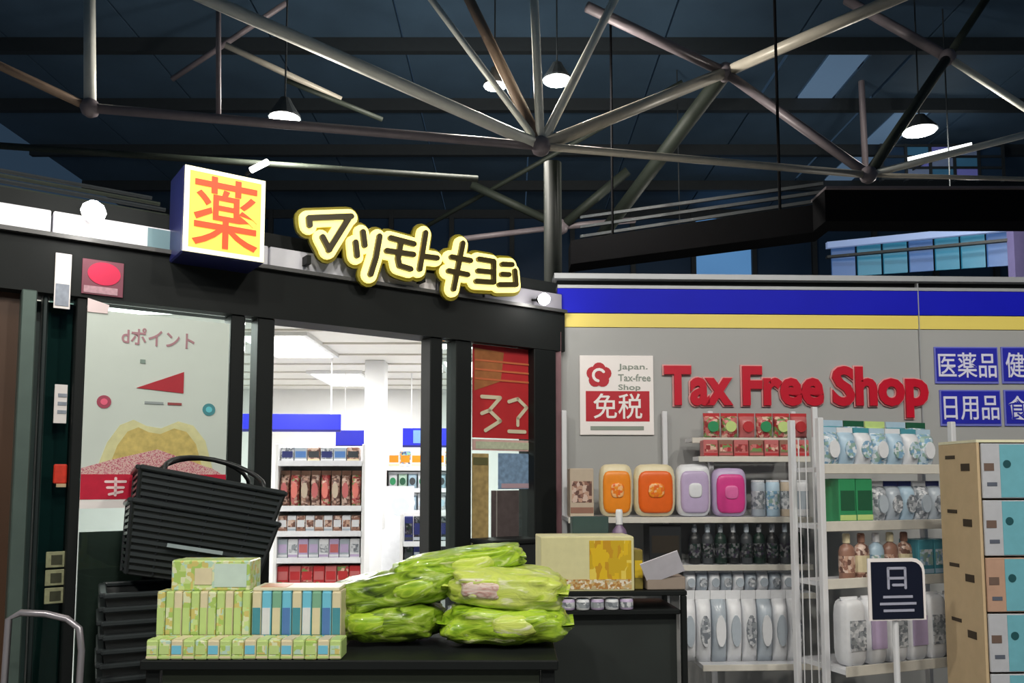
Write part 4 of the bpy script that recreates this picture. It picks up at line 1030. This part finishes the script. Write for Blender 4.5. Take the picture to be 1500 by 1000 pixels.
for (a, b, c, d, Yd, lab) in ((330, 499, 606, 632, 6.6, 'long royal blue header board hanging nearest the entrance inside'), (492, 556, 630, 655, 7.6, 'short blue header board hanging beside the long one'), (590, 676, 627, 655, 7.8, 'blue header board with pale print above the pale green packs')):
    fr = Frame(at((a + b) / 2, 700, Yd) - Vector((0, 0, EYE)), 4)
    x0, x1, z0, z1 = fr.x(a, 620), fr.x(b, 620), fr.z((a + b) / 2, d), fr.z((a + b) / 2, c)
    o = thing('header_board', lab, 'sign', fr.M)
    MB().bbox(x0, x1, 0, .03, z0, z1, .003).build('board', mat('header_blue', srgb(26, 34, 190), .4, var=.1), o)
    MB().box(x0, x1, -.002, -.0003, z0, z0 + .02).build('edge', NAVYB, o)
    for x in (x0 + .08, x1 - .08): MB().tube([(x, .015, z1), (x, .015, Z_CEIL)], .006, 6).build('hanger', SHW, o)
    if a == 590: MB().box(x0 + .1, x0 + .3, -.003, -.0021, z0 + .04, z1 - .02).build('print', M_('header_print', 110, 150, 226), o)
col_ = thing('shop_column', 'white square column with a pale notice inside the shop', 'column', T(*(at(548, 700, 6.9) - Vector((0, 0, EYE)))))
MB().bbox(-.09, .075, 0, .2, .013, Z_CEIL - .001, .004).build('shaft', SHW, col_)
MB().box(-.06, .05, -.003, -.0005, 1.75, 2.0).build('notice', M_('column_notice', 236, 224, 206), col_)
dm = Frame(at(578, 700, 6.6) - Vector((0, 0, EYE)), 0)
ds = thing('promo_stand', 'white promotion stand with round picture beside the white column', 'display', dm.M)
x0, x1 = dm.x(560, 720), dm.x(606, 720)
MB().bbox(x0, x1, 0, .2, .013, dm.z(578, 776), .004).build('body', PWHITE, ds)
MB().box(x0 + .01, x1 - .01, .1, .11, dm.z(578, 776) + .001, dm.z(578, 712)).build('board', M_('promo_board', 236, 236, 246), ds)
MB().disc((x0 + x1) / 2, dm.z(578, 742), .075, .095, .0995, 18).build('picture', M_('promo_blue', 200, 216, 240), ds)

# ------------------------------------------------------------------ space frame over the hall
tr = thing('space_frame', 'pale steel tube space frame spanning the hall above the shop', 'truss', None)
def tube3(a, b, r, m=STEEL, par=None):
    MB().tube([a, b], r * .88, 12).build('tube', m, par or tr, smooth=True)
def node(p, r):
    MB().lathe([(r * .3, -r * .95), (r * .75, -r * .66), (r, 0), (r * .75, r * .66), (r * .3, r * .95)], 14).build('node', STEELV, tr, T(*p), smooth=True)
N0 = at(792, 214, 9.9); N1 = at(1272, 256, 10.8); NM = at(132, 158, 8.9); U1 = at(1062, 106, 12.0); U2 = at(1388, 84, 12.2); NL = at(822, 332, 15.5)
for p, r in ((N0, .13), (N1, .12), (NM, .11), (U1, .15), (U2, .13), (NL, .15)): node(p, r)
tube3(NM, N0, .062, STEELV); tube3(N0, N1, .055, STEEL)
tube3(NM, at(-190, 8, 8.2), .055, STEELB); tube3(NM, at(131, -20, 9.6), .075, STEELW)
tube3(N0, at(262, -20, 8.7), .085, STEELW)
tube3(N0, at(610, -30, 10.6), .05, STEELW); tube3(N0, at(668, -40, 11.6), .085, STEELB)
tube3(N0, at(780, -60, 10.6), .065, STEELW); tube3(N0, at(930, -60, 11.6), .068, STEELW)
tube3(N0, U1, .095, STEEL); tube3(U1, at(860, 10, 11.0), .085, STEELV); tube3(U1, at(1330, -10, 10.4), .095, STEEL)
tube3(U1, N1, .075, STEELV); tube3(U1, at(852, 384, 16.5), .14, STEELD)
tube3(U2, N1, .085, STEELD); tube3(U2, at(1640, 248, 11.4), .06, STEELW); tube3(N1, at(1640, 162, 11.6), .055, STEELW)
tube3(N1, at(1640, 266, 11.2), .034, STEEL); tube3(U2, at(1240, 0, 13.2), .09, STEELV); tube3(U2, at(1470, -40, 12.6), .07, STEELD)
tube3(at(320, -20, 9.4), at(320, 178, 9.25), .034, STEELV)
tube3(at(252, 116, 13), at(420, 4, 12.4), .05, STEELV); tube3(at(330, 66, 12), at(500, 146, 12.6), .055, STEEL)
tube3(NL, at(690, 270, 15.0), .09, STEELD); tube3(NL, at(660, 352, 14.6), .06, STEELV); tube3(NL, at(930, 322, 15.8), .07, STEELV); tube3(NL, at(920, 250, 15), .1, STEELD)
tube3(at(1255, -20, 16), at(1268, 250, 16), .07, STEELV)
tube3(at(600, 345, 16), at(1000, 120, 14), .05, STEELD)
tube3(at(-120, 205, 10), at(700, 262, 11), .05, STEELD)
tube3(at(420, 118, 11), at(560, 175, 11.6), .04, STEELD)
clm = thing('steel_column', 'green grey steel column under the central truss node behind the shop', 'column', T(N0.x + .16, N0.y + .25, 0))
MB().tube([(0, 0, .02), (0, 0, N0.z - .12)], .115, 14).build('shaft', STEELD, clm, smooth=True)
MB().bbox(-.2, .2, -.2, .2, 0, .025, .004).build('base_plate', ROOFD, clm)

# black girder and sloping dark roof edge
gd = thing('black_girder', 'thick black box girder crossing behind the wall top', 'beam', None)
A = at(1208, 278, 9.6); B = at(1640, 276, 9.6); Z0 = at(1300, 324, 9.6).z
MB().box(A.x, B.x, 9.6, 10.0, Z0, A.z).build('girder_body', BEAM, gd)
MB().box(A.x, B.x, 9.55, 10.05, A.z + .001, A.z + .03).build('top_flange', STEELV, gd)
sg = thing('dark_canopy', 'sloping black canopy edge running back from the girder', 'canopy', None)
def prism3(a, b, dz, dy):
    v = []
    for p in (a, b):
        for y in (0, dy):
            for z in (0, -dz): v.append((p.x, p.y + y, p.z + z))
    return MB().add(v, [(0, 1, 3, 2), (4, 6, 7, 5), (0, 4, 5, 1), (2, 3, 7, 6), (0, 2, 6, 4), (1, 5, 7, 3)])
prism3(at(836, 352, 12.0), at(1214, 296, 10.1), .36, .5).build('canopy_edge', BEAM, sg)
for q_ in (at(900, 343, 11.7), at(1150, 306, 10.5)):
    MB().tube([(q_.x, q_.y + .2, q_.z - .1), (q_.x, q_.y + .2, ROOF_Z - .27)], .02, 6).build('hanger', BEAM, sg)
for k in range(3):
    prism3(at(850, 344 - k * 14, 13.2), at(1206, 290 - k * 12, 11.2), .045, .05).build('canopy_rib', ROOFD, sg)

# lit gallery far behind on the right
ga = thing('glass_gallery', 'teal glazed gallery with pale handrail far behind the wall', 'gallery', None)
for k in range(7):
    a, b = at(1218 + k * 38, 364 - k * 3.6, 17 - k * .35), at(1252 + k * 38, 361 - k * 3.6, 16.7 - k * .35)
    h = .62
    MB().add([a, b, b - Vector((0, 0, h)), a - Vector((0, 0, h)), a + Vector((0, .04, 0)), b + Vector((0, .04, 0)), b + Vector((0, .04, -h)), a + Vector((0, .04, -h))],
             [(0, 1, 2, 3), (7, 6, 5, 4), (0, 4, 5, 1), (1, 5, 6, 2), (2, 6, 7, 3), (3, 7, 4, 0)]).build('gallery_pane', LITTEAL if k % 3 else emis('gallery_blue', srgb(60, 96, 150), .3), ga)
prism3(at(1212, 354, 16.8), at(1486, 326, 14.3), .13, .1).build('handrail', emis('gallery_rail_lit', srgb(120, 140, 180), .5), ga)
prism3(at(1212, 374, 16.8), at(1486, 348, 14.3), .05, .1).build('mid_rail', ROOFD, ga)
MB().box(*[at(1484, 330, 14.2).x, at(1502, 330, 14.2).x], 14.2, 14.4, 0, at(1490, 316, 14.2).z).build('end_post', mat('post_violet', srgb(110, 104, 150), .5), ga)
va = thing('clerestory_window', 'violet and teal lit clerestory window seen through the right truss', 'window', None)
A = at(1292, 262, 18.5); B = at(1470, 262, 18.5); wz = (ROOF_Z - .3 - A.z) / 3; wx = (B.x - A.x) / 5
VC = [emis('vault_glass', srgb(92, 96, 160), .34), emis('vault_glass_teal', srgb(50, 92, 120), .3), emis('vault_glass_grey', srgb(90, 104, 130), .3)]
for i in range(5):
    for j in range(3):
        MB().box(A.x + i * wx + .03, A.x + (i + 1) * wx - .03, 18.5, 18.54, A.z + j * wz + .03, A.z + (j + 1) * wz - .03).build('clerestory_pane', VC[(i * 2 + j) % 3] if i in (1, 2, 3) else NAVYGL, va)
for i in range(6): MB().box(A.x + i * wx - .03, A.x + i * wx + .03, 18.46, 18.58, A.z - .05, ROOF_Z - .265).build('mullion', ROOFD, va)
for j in range(4): MB().box(A.x + .031, B.x - .031, 18.47, 18.57, A.z + j * wz - .025, A.z + j * wz + .025).build('transom', ROOFD, va)
MB().tube([at(1330, 236, 17.6), at(1424, 214, 17.0)], .08, 10).build('strip_light', emis('vault_strip', (.95, 1, .95), 3), va)
MB().tube([at(1377, 225, 17.3), at(1377, 225, 17.3) + Vector((0, 1.2, .1))], .02, 6).build('strip_bracket', ROOFD, va)

for (px, py, Yd, rr_, lab, pw) in ((816, 118, 11.5, .20, 'round hall lamp hanging right of the central truss vertical', 260), (725, 126, 11.0, .15, 'round hall lamp hanging left of the central truss vertical', 220),
                          (417, 173, 10.2, .19, 'round hall lamp hanging over the yellow lightbox sign', 200), (1347, 192, 13.0, .26, 'round hall lamp hanging in front of the glass vault', 160),
                          (1394, 326, 13.4, .17, 'round hall lamp below the black girder', 90), (996, 374, 15.5, .17, 'round hall lamp just above the blue banded wall', 60)):
    hall_lamp(at(px, py, Yd), lab, pw, rr_, reach=ROOF_Z - .02, glow=24)
for x, y in ((-3.2, -.5), (.6, -.7), (3.6, -.3), (-1.4, -3.2), (2.2, -3.2)):  # unseen lamps behind the camera, added to light the wall and goods
    hall_lamp(Vector((x, y, 5.6)), 'added round hall lamp out of view over the walkway, lighting wall and goods', 315, .19, group='added hall lamps over the walkway', reach=ROOF_Z - .02, spot=True)
